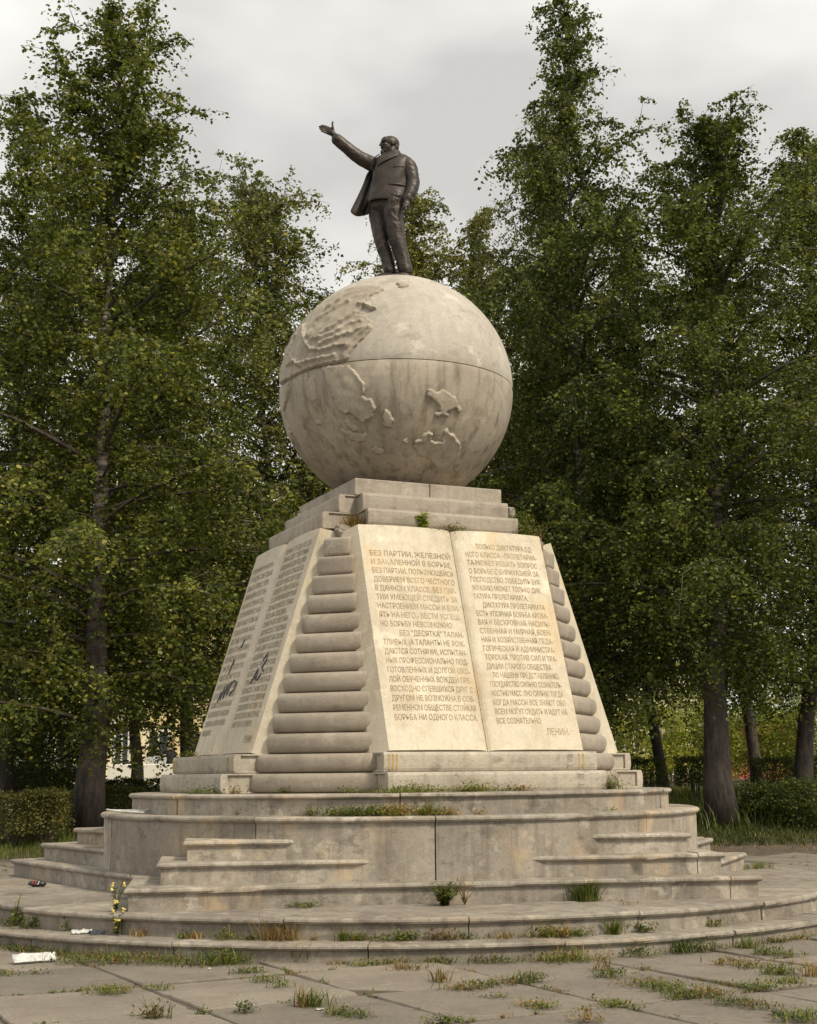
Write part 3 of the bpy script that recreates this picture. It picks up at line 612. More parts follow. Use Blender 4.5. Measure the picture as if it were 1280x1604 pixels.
# ------------------------------------------------------------------ bronze statue
SB = 8.44                                                  # foot of the statue
def S(X, Zh, Y=0.0):                                       # point given in the plane of the globe's axis, moved to depth Y
    k = (DIST + Y) / DIST; return np.array([X * k, Y, EYE + (Zh - EYE) * k - SB])
statue = thing('bronze_statue', 'dark bronze statue of a man in an open jacket, arm stretched out', 'statue', (0, 0, SB))
class Solid(MB):
    def loft(s, secs, n=28):               # secs: (centre, axis a vec, axis b vec, superellipse power)
        rows = []
        for c, a, b_, pw in secs:
            a = np.array(a, float); b_ = np.array(b_, float); row = []
            for k in range(n):
                t_ = 2 * math.pi * k / n; ct, st = math.cos(t_), math.sin(t_)
                row.append(c + a * math.copysign(abs(ct) ** (2 / pw), ct) + b_ * math.copysign(abs(st) ** (2 / pw), st))
            rows.append(row)
        vv = [q for r in rows for q in r]; m_ = len(rows)
        ff = [(i * n + k, i * n + (k + 1) % n, (i + 1) * n + (k + 1) % n, (i + 1) * n + k) for i in range(m_ - 1) for k in range(n)]
        ff += [tuple(range(n))[::-1], tuple((m_ - 1) * n + k for k in range(n))]
        return s.add(vv, ff)
    def limb(s, pts, rad, n=16, sub=6, folds=0, seed=0, caps=True):
        pts = np.array(pts, float); rad = np.array([r if hasattr(r, '__len__') else (r, r) for r in rad], float)
        u = np.linspace(0, len(pts) - 1, (len(pts) - 1) * sub + 1); i = np.minimum(u.astype(int), len(pts) - 2); f = (u - i)[:, None]
        def cr(P):
            p0, p1, p2, p3 = P[np.maximum(i - 1, 0)], P[i], P[i + 1], P[np.minimum(i + 2, len(P) - 1)]
            return .5 * ((2 * p1) + (-p0 + p2) * f + (2 * p0 - 5 * p1 + 4 * p2 - p3) * f ** 2 + (-p0 + 3 * p1 - 3 * p2 + p3) * f ** 3)
        Q, R_ = cr(pts), cr(rad)
        if folds:
            r = np.random.default_rng(seed); R_ = R_ * (1 + folds * np.sin(np.arange(len(Q)) * 1.9 + r.uniform(0, 6)) + folds * .6 * r.normal(0, 1, (len(Q), 1)))[:, :2] if False else R_ * (1 + folds * (np.sin(np.arange(len(Q)) * 2.1 + seed)[:, None] * .7 + r.normal(0, .5, (len(Q), 1))))
        if caps:
            t0 = Q[0] - Q[1]; t1 = Q[-1] - Q[-2]; t0 /= np.linalg.norm(t0); t1 /= np.linalg.norm(t1)
            Q = np.vstack([Q[0] + t0 * R_[0].mean() * .8, Q[0] + t0 * R_[0].mean() * .5, Q, Q[-1] + t1 * R_[-1].mean() * .5, Q[-1] + t1 * R_[-1].mean() * .8])
            R_ = np.vstack([R_[0] * .35, R_[0] * .8, R_, R_[-1] * .8, R_[-1] * .35])
        return s.tube(list(Q), [tuple(q) for q in R_], n)
    def ball(s, c, ax, R3=None, n=14):
        vv, ff = [], []
        for j in range(1, n):
            la = math.pi * j / n - math.pi / 2
            for i in range(2 * n):
                a = math.pi * i / n; q = np.array([math.cos(la) * math.cos(a) * ax[0], math.cos(la) * math.sin(a) * ax[1], math.sin(la) * ax[2]])
                vv.append(c + (R3 @ q if R3 is not None else q))
        lo_ = np.array([0, 0, -ax[2]]); hi_ = np.array([0, 0, ax[2]])
        vv += [c + (R3 @ lo_ if R3 is not None else lo_), c + (R3 @ hi_ if R3 is not None else hi_)]; w2 = 2 * n
        for j in range(n - 2):
            for i in range(w2): ff.append((j * w2 + i, j * w2 + (i + 1) % w2, (j + 1) * w2 + (i + 1) % w2, (j + 1) * w2 + i))
        q = (n - 1) * w2
        for i in range(w2): ff.append((q, (i + 1) % w2, i)); ff.append((q + 1, (n - 2) * w2 + i, (n - 2) * w2 + (i + 1) % w2))
        return s.add(vv, ff)
def remesh(b, name, vox, it=2, mat='bronze', parent=None, fac=.5):
    me = b.mesh('tmp'); o = bpy.data.objects.new('tmp', me); col.objects.link(o)
    m_ = o.modifiers.new('r', 'REMESH'); m_.mode = 'VOXEL'; m_.voxel_size = vox
    if it: s_ = o.modifiers.new('s', 'SMOOTH'); s_.iterations = it; s_.factor = fac
    dg = bpy.context.evaluated_depsgraph_get(); me2 = bpy.data.meshes.new_from_object(o.evaluated_get(dg))
    bpy.data.objects.remove(o); me2.name = name; me2.materials.clear(); me2.materials.append(M[mat]); me2.shade_smooth()
    return put(bpy.data.objects.new(name, me2), parent)
BX = lambda r, a: np.array([r * math.cos(a), r * math.sin(a), 0])
# facing 40 degrees to the left of the camera
fa = math.radians(40); Fd = np.array([-math.sin(fa), -math.cos(fa), 0]); Ld = np.array([math.cos(fa), -math.sin(fa), 0])
bd = Solid()
# torso inside the jacket
tors = [(9.60, -.105, .262, .185), (9.70, -.10, .262, .188), (9.85, -.085, .262, .190), (10.0, -.062, .262, .192), (10.12, -.045, .268, .188), (10.22, -.035, .272, .175), (10.29, -.025, .262, .150), (10.335, -.02, .215, .125), (10.37, -.025, .14, .105), (10.39, -.03, .10, .095)]
bd.loft([(S(x, z), np.array([w_, 0, 0]), np.array([0, d_, 0]), 2.5) for z, x, w_, d_ in tors], 36)
# hips and trousers
bd.limb([S(-.24, 9.70, .05), S(-.245, 9.45, .05), S(-.19, 9.05, .03), S(-.13, 8.85, .03), S(-.075, 8.62, .03)], [(.138, .145), (.126, .136), (.104, .11), (.092, .098), (.09, .10)], 18, folds=.01, seed=2)
bd.limb([S(.0, 9.72, -.08), S(-.03, 9.45, -.08), S(.03, 9.08, -.08), S(.09, 8.85, -.06), S(.145, 8.63, -.06)], [(.155, .158), (.145, .15), (.116, .122), (.102, .108), (.10, .112)], 18, folds=.012, seed=3)
bd.ball(S(-.12, 9.60, 0), (.25, .17, .17))
for cx, y in ((-.10, -.04), (.13, -.13)):                              # shoes
    bd.ball(S(cx - .04, 8.535, y), (.15, .10, .06)); bd.ball(S(cx - .12, 8.52, y - .06), (.09, .075, .05))
# neck and head
bd.limb([S(-.03, 10.34), S(-.05, 10.46)], [(.085, .085), (.078, .08)], 16)
ha = math.radians(70); hf = np.array([-math.sin(ha), -math.cos(ha), .02]); hf /= np.linalg.norm(hf); hs_ = np.array([math.cos(ha), -math.sin(ha), 0]); hu = np.cross(hs_, hf); hu = hu if hu[2] > 0 else -hu
R3 = np.stack([hf, hs_, hu], 1); HC = S(-.073, 10.53)
def hp(f, s_, u): return HC + hf * f + hs_ * s_ + hu * u
for c, ax in (((-.018, 0, .026), (.128, .102, .108)), ((.03, 0, -.05), (.092, .082, .088)), ((.066, 0, .045), (.062, .078, .065)), ((.055, 0, -.098), (.062, .062, .052)), ((.098, 0, -.132), (.040, .034, .046)),
              ((.122, 0, -.006), (.026, .014, .034)), ((.142, 0, -.028), (.020, .019, .014)), ((.104, .036, .028), (.022, .032, .011)), ((.104, -.036, .028), (.022, .032, .011)),
              ((.086, .048, -.026), (.032, .026, .022)), ((.086, -.048, -.026), (.032, .026, .022)), ((.112, 0, -.060), (.024, .042, .013)), ((.102, 0, -.086), (.024, .028, .010)),
              ((-.012, .101, -.008), (.024, .014, .036)), ((-.012, -.101, -.008), (.024, .014, .036)), ((-.085, 0, -.04), (.05, .085, .07))):
    bd.ball(hp(*c), ax, R3)
# raised sleeve, wrist and hand
bd.limb([S(-.14, 10.22, .02), S(-.31, 10.235, .03), S(-.526, 10.355, .0), S(-.68, 10.485, -.03), S(-.832, 10.622, -.05)], [(.12, .115), (.112, .115), (.097, .10), (.088, .092), (.083, .088)], 18, folds=.008, seed=5)
bd.limb([S(-.80, 10.61, -.05), S(-.87, 10.69, -.05), S(-.90, 10.72, -.05)], [.042, .042, .046], 14)
pm = np.array([-.80, 0, .60]); pm /= np.linalg.norm(pm); pn = np.cross(pm, [0, 1, 0]); pn = pn if pn[2] > 0 else -pn; 
Rp = np.stack([pm, np.array([0, 1.0, 0]), pn], 1)
bd.ball(S(-.925, 10.745, -.05), (.075, .026, .060), Rp)
for p_ in ([(-.925, 10.79), (-.99, 10.822), (-1.052, 10.834)], [(-.94, 10.765), (-1.01, 10.80), (-1.083, 10.818)], [(-.95, 10.738), (-1.01, 10.765), (-1.074, 10.787)], [(-.955, 10.71), (-1.0, 10.728), (-1.052, 10.752)]):
    bd.limb([S(x, z, -.05 - .012 * i) for i, (x, z) in enumerate(p_)], [.0165, .0155, .0125], 10, sub=4)
bd.limb([S(-.885, 10.745, -.06), S(-.888, 10.81, -.075), S(-.893, 10.855, -.08), S(-.886, 10.89, -.08)], [.022, .018, .016, .013], 10, sub=4)
# hanging sleeve and fist
bd.limb([S(.12, 10.255, -.05), S(.20, 10.185, -.08), S(.238, 10.05, -.10), S(.252, 9.93, -.11), S(.215, 9.79, -.15), S(.165, 9.685, -.18)], [(.115, .11), (.115, .11), (.103, .104), (.098, .10), (.088, .092), (.078, .084)], 18, folds=.008, seed=8)
bd.limb([S(.168, 9.69, -.20), S(.158, 9.63, -.21)], [.045, .05], 12)
bd.ball(S(.155, 9.60, -.21), (.048, .05, .060))
for i in range(4): bd.limb([S(.115 + .0 * i, 9.625 - .024 * i, -.225), S(.125, 9.615 - .024 * i, -.265), S(.16, 9.612 - .024 * i, -.268)], [.015, .0155, .014], 8, sub=3)
bd.limb([S(.175, 9.625, -.25), S(.15, 9.60, -.272), S(.13, 9.575, -.275)], [.017, .016, .013], 8, sub=3)
figure = remesh(bd, 'figure', .0072, 1, parent=statue)
from mathutils import noise as mn
def creases(o, amp=.010, head=None):
    me = o.data; n = len(me.vertices); co = np.empty(n * 3, np.float32); no = np.empty(n * 3, np.float32)
    me.vertices.foreach_get('co', co); me.vertices.foreach_get('normal', no); co = co.reshape(-1, 3); no = no.reshape(-1, 3); h_ = np.zeros(n)
    for i in range(n):
        x, y, z = map(float, co[i]); zz = z + SB
        if zz > 10.36 and -.3 < x < .12: h_[i] = .0015 * mn.noise((x * 60, y * 60, z * 60)); continue
        if zz < 9.62: q = (x * 13 + z * 4, y * 10, z * 6.0 - x * 5)
        else: q = (x * 9, y * 9, z * 13 + x * 7)
        v = mn.noise(q); h_[i] = amp * (1 - 2 * abs(v)) - amp * .45 + .35 * amp * mn.noise((x * 40, y * 40, z * 30))
        if x < -.8: h_[i] *= .25
        elif zz > 9.66 and (x < -.3 or x > .1): h_[i] *= .55
    d = no * h_[:, None]
    if head is not None:
        for c, r_, dep in head:
            k = np.exp(-((co - c) ** 2).sum(1) / r_ ** 2); d -= (hf * dep)[None] * k[:, None]
    me.vertices.foreach_set('co', (co + d).astype(np.float32).ravel()); me.update()
creases(figure, .0075, [(hp(.105, .036, .006), .017, .022), (hp(.105, -.036, .006), .017, .022), (hp(.118, 0, -.074), .014, .016), (hp(.118, .022, -.074), .012, .013), (hp(.118, -.022, -.074), .012, .013)])
# jacket: swinging open panel, hem, lapels, pockets
def sheet(name, rows, th=.022, sub=3):
    """thick cloth sheet from a grid of points"""
    G = np.array(rows, float); m_, n_ = G.shape[:2]
    du = np.gradient(G, axis=0); dv = np.gradient(G, axis=1); nn_ = np.cross(du, dv); nn_ /= np.linalg.norm(nn_, axis=2)[..., None] + 1e-9
    A_, B_ = (G + nn_ * th / 2).reshape(-1, 3), (G - nn_ * th / 2).reshape(-1, 3); q = m_ * n_; ff = []
    for i in range(m_ - 1):
        for j in range(n_ - 1):
            a = i * n_ + j; ff += [(a, a + 1, a + n_ + 1, a + n_), (q + a + n_, q + a + n_ + 1, q + a + 1, q + a)]
    for i in range(m_ - 1):
        for j in (0, n_ - 1): a = i * n_ + j; ff.append((a, a + n_, q + a + n_, q + a))
    for j in range(n_ - 1):
        for i in (0, m_ - 1): a = i * n_ + j; ff.append((a, a + 1, q + a + 1, q + a))
    o = MB().add(list(A_) + list(B_), ff).build(name, M['bronze'], statue, True)
    s_ = o.modifiers.new('s', 'SUBSURF'); s_.levels = 1; s_.render_levels = 1
    return o
rows = []
left = [(-.30, 10.20), (-.395, 10.10), (-.47, 9.90), (-.555, 9.71), (-.647, 9.52)]
right = [(-.24, 10.20), (-.285, 10.08), (-.315, 9.90), (-.345, 9.70), (-.372, 9.47)]
for i in range(13):
    f = i / 12 * 4; k = min(int(f), 3); f -= k
    a = np.array(left[k]) * (1 - f) + np.array(left[k + 1]) * f; b_ = np.array(right[k]) * (1 - f) + np.array(right[k + 1]) * f; row = []
    for j in range(9):
        g = j / 8; x, z = a * (1 - g) + b_ * g
        z -= .075 * math.sin(math.pi * g) * (i / 12) ** 2 * (1.2 - g); y = .02 + .13 * g + .05 * math.sin(g * 6 + i * .3) * (i / 12)
        row.append(S(x, z, y))
    rows.append(row)
sheet('jacket_panel', rows, .026)
def torso_at(z, ang, out=.0):
    zz = [q[0] for q in tors]; x = np.interp(z, zz, [q[1] for q in tors]); w_ = np.interp(z, zz, [q[2] for q in tors]); d_ = np.interp(z, zz, [q[3] for q in tors])
    ct, st = math.cos(ang), math.sin(ang); e_ = 2 / 2.5
    return S(x, z) + np.array([(w_ + out) * math.copysign(abs(ct) ** e_, ct), (d_ + out) * math.copysign(abs(st) ** e_, st), 0])
# near jacket front (his left): closed over the torso, hem standing proud
rows = []
for i in range(15):
    z = 10.30 - (10.30 - 9.615) * i / 14
    a0 = math.radians(-162 + 34 * (1 - i / 14) ** 1.3); a1 = math.radians(-2)
    rows.append([torso_at(z, a0 + (a1 - a0) * j / 14, .014 + .022 * (i / 14) ** 2 + .006 * math.sin(j * .9 + i * .35) + .012 * mn.noise((j * .45, i * .33 + j * .25, 3.1))) for j in range(15)])
sheet('jacket_front', rows, .02)
def strip(name, pts, wd=.03, th=.014, out=.03):
    rows = []
    for (z, a, w2) in pts:
        rows.append([torso_at(z + w2 * q, math.radians(a), out + .006 * (1 - abs(q))) for q in (-1, 0, 1)])
    return sheet(name, rows, th)
rows = []
for i in range(9):                                          # lapel running from the collar to the button
    f = i / 8; z = 10.355 - .24 * f; aL = -95 - 33 * f; wd = 22 * math.sin(math.pi * min(1, .25 + .75 * f)) + 3
    rows.append([torso_at(z + .012 * q, math.radians(aL + wd * q), .034 + .008 * (1 - q)) for q in (0, .35, .7, 1)])
sheet('lapel', rows, .014)
rows = []
for i in range(9):
    f = i / 8; z = 10.345 - .25 * f; aL = -140 - 22 * f; wd = 14 * math.sin(math.pi * min(1, .25 + .75 * f)) + 2
    rows.append([torso_at(z + .012 * q, math.radians(aL - wd * q), .03 + .008 * (1 - q)) for q in (0, .35, .7, 1)])
sheet('lapel', rows, .014)
rows = []
for i in range(9):
    a = math.radians(-150 + 160 * i / 8)
    rows.append([S(-.03, 10.37 + .045 * q) + np.array([(.115 - .02 * q) * math.cos(a), (.105 - .02 * q) * math.sin(a), .02 * math.cos(a)]) for q in (-.6, 0, .6, 1)])
sheet('collar', rows, .018)
strip('chest_pocket', [(10.10 + .002 * i, -88 + 5 * i, .010) for i in range(7)], out=.026)
strip('side_pocket', [(9.84 - .001 * i, -92 + 7 * i, .012) for i in range(9)], out=.034)
b = MB(); vv = []
for z, r in ((8.475, .26), (8.52, .25), (8.535, .235)):
    for k in range(32): a = 2 * math.pi * k / 32; vv.append((.01 + r * 1.08 * math.cos(a), -.03 + r * .8 * math.sin(a), z - SB - .02))
ff = [tuple(range(64, 96))] + [(r * 32 + k, r * 32 + (k + 1) % 32, (r + 1) * 32 + (k + 1) % 32, (r + 1) * 32 + k) for r in (0, 1) for k in range(32)] + [tuple(range(32))[::-1]]
b.add(vv, ff).build('base_plate', M['bronze'], statue)

# ------------------------------------------------------------------ trees
def leaves(P_, down, size, r, droop=.7):
    """diamond leaves at points P_: returns verts, faces"""
    n = len(P_); d = r.normal(0, 1, (n, 3)); d[:, 2] = -abs(d[:, 2]) * .4 - droop * down; d /= np.linalg.norm(d, axis=1)[:, None]
    s_ = np.cross(d, r.normal(0, 1, (n, 3))); s_ /= np.linalg.norm(s_, axis=1)[:, None] + 1e-9
    L_ = (size * r.uniform(.5, 1.4, n))[:, None]
    v = np.stack([P_, P_ + d * L_ * .45 + s_ * L_ * .40, P_ + d * L_ * 1.05, P_ + d * L_ * .45 - s_ * L_ * .40], 1).reshape(-1, 3)
    return v, np.arange(4 * n).reshape(-1, 4)
def birch_mesh(seed, Hh, cb, wid, nprim=60, lean=(0, 0), r0=.33, dens=1.0, zmin=1.0):
    r = np.random.default_rng(seed)
    nn_ = 16; tz = np.linspace(0, 1, nn_)
    wx = np.cumsum(r.normal(0, .10, nn_)) * .5; wy = np.cumsum(r.normal(0, .10, nn_)) * .5
    tr = np.stack([wx - wx[0] + lean[0] * tz, wy - wy[0] + lean[1] * tz, tz * Hh * .98 - .15], 1)
    rad = r0 * (1 - tz) ** 1.9 + .012; rad[0] *= 1.22
    tb = MB(); tb.tube(tr, list(rad), 12)
    def trunk_at(z): return np.array([np.interp(z, tr[:, 0 * 0 + 2], tr[:, 0]), np.interp(z, tr[:, 2], tr[:, 1]), z])
    bb = MB(); tw = []                                     # twig starts: pos, direction, length
    for i in range(nprim):
        t_ = (i + r.uniform(0, 1)) / nprim; z = cb + (Hh * .97 - cb) * t_
        az = i * 2.399 + r.normal(0, .4); prof = (1 - t_) ** .5 * min(1, .66 + t_ * 2.0) + .05
        Lb = wid * prof * r.choice([r.uniform(.25, .6), r.uniform(.5, .9), r.uniform(.85, 1.3)]); lead = t_ > .5 and r.random() < .16; el = math.radians((72 if lead else 26 + 36 * t_) + r.normal(0, 8)); Lb *= 1.35 if lead else 1
        dirv = np.array([math.cos(az) * math.cos(el), math.sin(az) * math.cos(el), math.sin(el)])
        p = trunk_at(z); pts = [p]; k = 7; d = dirv.copy()
        for j in range(k):
            d = d + np.array([0, 0, 0 if lead else -.10 - .10 * j / k]) + r.normal(0, .07, 3); d /= np.linalg.norm(d); p = p + d * Lb / k; pts.append(p)
        pts = np.array(pts); rb = max(.012, .028 * Lb / 2 + .006)
        bb.tube(pts, list(np.linspace(rb, .005, k + 1)), 4, cap=False)
        subs = [(pts, Lb)]
        ns = int(4 + Lb * 2.8)
        for _ in range(ns):
            f = r.uniform(.25, 1) * k; ii = min(int(f), k - 1); q = pts[ii] + (pts[ii + 1] - pts[ii]) * (f - ii)
            base = pts[ii + 1] - pts[ii]; base /= np.linalg.norm(base); dd = base + r.normal(0, .65, 3); dd[2] += .1; dd /= np.linalg.norm(dd)
            ls = Lb * r.uniform(.18, .42); sp = [q]; 
            for j in range(4): dd = dd + np.array([0, 0, -.16]) + r.normal(0, .09, 3); dd /= np.linalg.norm(dd); q = q + dd * ls / 4; sp.append(q)
            sp = np.array(sp); subs.append((sp, ls)); bb.tube(sp, [.010, .008, .006, .004, .003], 3, cap=False)
        for sp, ls in subs:
            nt_ = max(3, int(ls * 8.5 * dens)); m_ = len(sp) - 1
            for f in r.uniform(.06, 1.0, nt_) * m_:
                ii = min(int(f), m_ - 1); q = sp[ii] + (sp[ii + 1] - sp[ii]) * (f - ii); bd_ = sp[ii + 1] - sp[ii]; bd_ = bd_ / np.linalg.norm(bd_)
                dd = bd_ * .7 + r.normal(0, .55, 3); dd /= np.linalg.norm(dd)
                tw.append((q, dd, r.uniform(.3, 1.05) * (1.3 - .6 * t_)))
    for _ in range(520):
        z = r.uniform(cb * .8, Hh * .95); dd = r.normal(0, 1, 3); dd[2] = abs(dd[2]) * .3; dd /= np.linalg.norm(dd)
        tw.append((trunk_at(z) + dd * r.uniform(.05, .5), dd, r.uniform(.3, .9)))
    q0 = np.array([a for a, _, _ in tw]); dd = np.array([b_ for _, b_, _ in tw]); ll = np.array([c for _, _, c in tw])
    nl = 13; P_ = []
    for j in range(nl):
        s_ = ((j + r.uniform(0, 1, len(ll))) / nl) * ll; g = s_[:, None]
        pos = q0 + dd * g * .6 + np.array([0, 0, -1.0]) * (g ** 2) * .8 + r.normal(0, .035, q0.shape); P_.append(pos)
    P_ = np.vstack(P_); P_ = P_[P_[:, 2] > zmin + r.exponential(.5, len(P_))]
    lv, lf = leaves(P_, 1.0, .072, r)
    mt = tb.mesh('trunk', True); mt.materials.append(M['bark']); mb_ = bb.mesh('branches'); mb_.materials.append(M['twig'])
    ml = mesh_np('crown', lv, lf)
    return mt, mb_, ml, len(P_)
VAR = [birch_mesh(11, 19.5, 1.7, 3.9, 128, r0=.25), birch_mesh(12, 19.5, 1.8, 3.4, 120, (.5, .2), .20), birch_mesh(13, 18.0, 2.8, 3.6, 116, (-.6, .1), .20, zmin=2.2), birch_mesh(14, 20.0, 3.4, 3.4, 140, (-1.0, 0), .19, zmin=1.7), birch_mesh(15, 18.5, 3.6, 4.2, 128, (.3, -.2), .27, zmin=1.7)]
print('leaves', [v[3] for v in VAR])
for v in VAR: v[2].materials.append(M['leaf'])
def tree(var, x, y, hgt, rot, label, wide=1.0, mat='leaf', group='birches behind the monument'):
    mt, mb_, ml, n = VAR[var]; base = [19.5, 19.5, 18.0, 20.0, 18.5][var]; s_ = hgt / base
    o = thing('birch_tree', label, 'tree', (x, y, hill(x, y) - .05), group); o.scale = (s_ * wide, s_ * wide, s_); o.rotation_euler = (0, 0, rot)
    for nm, me in (('trunk', mt), ('branches', mb_), ('crown', ml)):
        c_ = put(bpy.data.objects.new(nm, me), o)
        if nm == 'crown' and mat != 'leaf': c_.material_slots[0].link = 'OBJECT'; c_.material_slots[0].material = M[mat]
    return o
def tx(px, Y): return float(aty(px, 1214, Y)[0])
tree(0, tx(135, 14), 14, 20.6, .3, 'tall dense birch with thick dark trunk behind the hedge at left', 1.4)
tree(1, tx(15, 17), 17, 19.6, 2.0, 'birch cut off by the left edge of the picture', 1.25)
tree(2, tx(300, 19), 19, 17.6, 1.0, 'narrow birch between the tall left birch and the round-topped one', 1.15)
tree(4, tx(425, 23), 23, 19.6, 4.0, 'pale round-topped birch just left of the globe', 1.25, 'leaf2')
tree(3, tx(215, 24), 24, 19.0, 5.0, 'birch standing behind the tall left birch near the yellow building', 1.1)
tree(2, tx(545, 27), 27, 17.0, 2.5, 'low birch hidden behind the globe and pedestal', 1.0, 'leaf2')
tree(3, tx(695, 24), 24, 19.4, .8, 'pale slender birch just right of the bronze figure', 1.3, 'leaf2')
tree(1, tx(765, 25), 25, 19.2, 4.4, 'pale birch in the gap right of the globe', 1.3, 'leaf2')
tree(3, tx(835, 20), 20, 20.6, 3.5, 'pale birch with feathery top left of the tallest right birch', 1.0, 'leaf2')
tree(1, tx(948, 16), 16, 22.5, 1.9, 'tallest birch on the right, its thin tip reaching the top edge', 1.15)
tree(4, tx(1130, 14), 14, 17.6, .5, 'broad dark birch with the thick dark trunk at right', 1.38)
tree(3, tx(1250, 18), 18, 19.0, 3.2, 'birch cut off by the right edge of the picture', 1.4)
tree(3, tx(1040, 22), 22, 18.6, 5.4, 'birch in the gap between the two big right birches', 1.0)
tree(0, tx(60, 26), 26, 21.0, 3.0, 'birch deep in the shade at the far left', 1.0)
tree(3, tx(1190, 27), 27, 20.0, .1, 'birch far back behind the broad right birch', 1.1)
tree(4, tx(880, 29), 29, 19.0, 2.2, 'birch far back between globe and tallest right birch', 1.0)

# ------------------------------------------------------------------ hedges and shrubs
def shrub_mesh(seed, rx, ry, rz, n, size, box=False, stems=7, z0=.0):
    r = np.random.default_rng(seed)
    if box:
        P_ = r.uniform(-1, 1, (n, 3)); ax = r.integers(0, 3, n); sg = r.choice([-1, 1], n); sg[ax == 2] = 1
        sel = r.random(n) < .75; P_[np.arange(n)[sel], ax[sel]] = sg[sel] * r.uniform(.82, 1.04, sel.sum())
        P_ = P_ * (1 + .12 * np.sin(P_[:, [1]] * 5 + seed) * np.sin(P_[:, [0]] * 6 + seed) + .10 * np.sin(P_[:, [2]] * 4 + P_[:, [0]] * 9)) + r.normal(0, .05, P_.shape)
    else:
        d = r.normal(0, 1, (n, 3)); d /= np.linalg.norm(d, axis=1)[:, None]
        k = 1 + .22 * np.sin(d[:, 0] * 5 + seed) * np.sin(d[:, 1] * 6 + 1) + .15 * np.sin(d[:, 2] * 8 + seed * 2)
        P_ = d * (k * r.uniform(.25, 1, n) ** .45)[:, None]
    P_ = P_ * [rx, ry, rz] + [0, 0, rz + z0]
    v, f = leaves(P_, .2, size, r, .2)
    sb = MB()
    for _ in range(stems):
        a = r.uniform(0, 6.28); q = np.array([math.cos(a) * rx * .4 * r.random(), math.sin(a) * ry * .4 * r.random(), 0]); tip = q * 1.8 + [0, 0, z0 + rz * r.uniform(1, 1.7)]
        sb.tube([q, (q + tip) / 2 + r.normal(0, .05, 3), tip], [.022, .016, .008], 5)
    ms = sb.mesh('stems'); ms.materials.append(M['twig'])
    return mesh_np('foliage', v, f), ms
def shrub(name, label, cat, x, y, seed, rx, ry, rz, n, size, mat, box=False, z0=0, group=None, rot=0):
    o = thing(name, label, cat, (x, y, hill(x, y) - .04), group); o.rotation_euler = (0, 0, rot)
    a, s_ = shrub_mesh(seed, rx, ry, rz, n, size, box, z0=z0); a.materials.append(M[mat])
    put(bpy.data.objects.new('foliage', a), o); put(bpy.data.objects.new('stems', s_), o)
shrub('clipped_hedge', 'clipped hedge block at the left edge of the picture', 'hedge', tx(22, 12.4), 12.4, 1, .62, .5, .42, 6500, .05, 'hedge', True, .28, 'hedge left of the steps')
shrub('clipped_hedge', 'clipped hedge block with a yellow sprig, nearer the left steps', 'hedge', tx(78, 12.5), 12.5, 2, .40, .5, .44, 5000, .05, 'hedge', True, .28, 'hedge left of the steps')
shrub('clipped_hedge', 'low rounded hedge between the left trunk and the round steps', 'hedge', tx(185, 16), 16, 3, .62, .5, .36, 5000, .05, 'hedge', True, .1)
shrub('clipped_hedge', 'long low hedge seen beside the stone volumes at left', 'hedge', tx(215, 20), 20, 4, 1.1, .5, .40, 7000, .05, 'bush', True, .1)
shrub('undergrowth_bush', 'dark bush in the shade left of the left trunk', 'bush', tx(45, 19), 19, 5, 1.9, .9, .75, 9000, .06, 'bush')
shrub('undergrowth_bush', 'dark bush behind the left trunk below the yellow wall', 'bush', tx(185, 27), 27, 6, 2.0, .8, .36, 8000, .06, 'bush')
shrub('undergrowth_bush', 'tall dark bush at the far left edge under the birches', 'bush', tx(10, 23), 23, 61, 2.2, 1.2, 1.7, 15000, .075, 'bush')
shrub('undergrowth_bush', 'tall dark bush between the left edge and the left trunk', 'bush', tx(70, 25), 25, 62, 1.8, 1.2, 1.6, 15000, .075, 'bush')
shrub('wild_bush', 'dark loose bush at the right edge below the broad birch', 'bush', tx(1262, 13.6), 13.6, 7, .95, .7, .55, 7000, .06, 'bush')
shrub('wild_bush', 'dark loose bush just right of the broad trunk', 'bush', tx(1195, 14.6), 14.6, 8, .6, .6, .48, 4500, .06, 'bush')
for i, (px, Y, rx, rz, top, lab) in enumerate(((1010, 18, .48, .40, .75, 'small clipped bush nearest the stone volumes at right'), (1088, 19, .45, .36, .85, 'small clipped bush on bare stems left of the broad trunk'), (1212, 19, .5, .36, .8, 'small clipped bush right of the broad trunk'), (1268, 20, .45, .36, .8, 'small clipped bush at the right edge'))):
    shrub('clipped_bush', lab, 'bush', tx(px, Y), Y, 20 + i, rx, .45, rz, 3500, .05, 'bush', True, top - .2, 'clipped bushes at right')
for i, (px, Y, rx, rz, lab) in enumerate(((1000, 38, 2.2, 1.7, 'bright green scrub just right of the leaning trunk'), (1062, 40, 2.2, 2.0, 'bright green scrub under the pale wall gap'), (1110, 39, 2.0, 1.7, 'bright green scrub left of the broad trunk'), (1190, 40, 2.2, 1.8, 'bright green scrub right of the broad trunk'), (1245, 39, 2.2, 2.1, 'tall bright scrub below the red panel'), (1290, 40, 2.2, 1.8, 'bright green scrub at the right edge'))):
    shrub('wild_shrub', lab, 'shrub', tx(px, Y), Y, 40 + i, rx, 1.0, rz, 12000, .085, 'sunny', group='sunlit scrub at right')

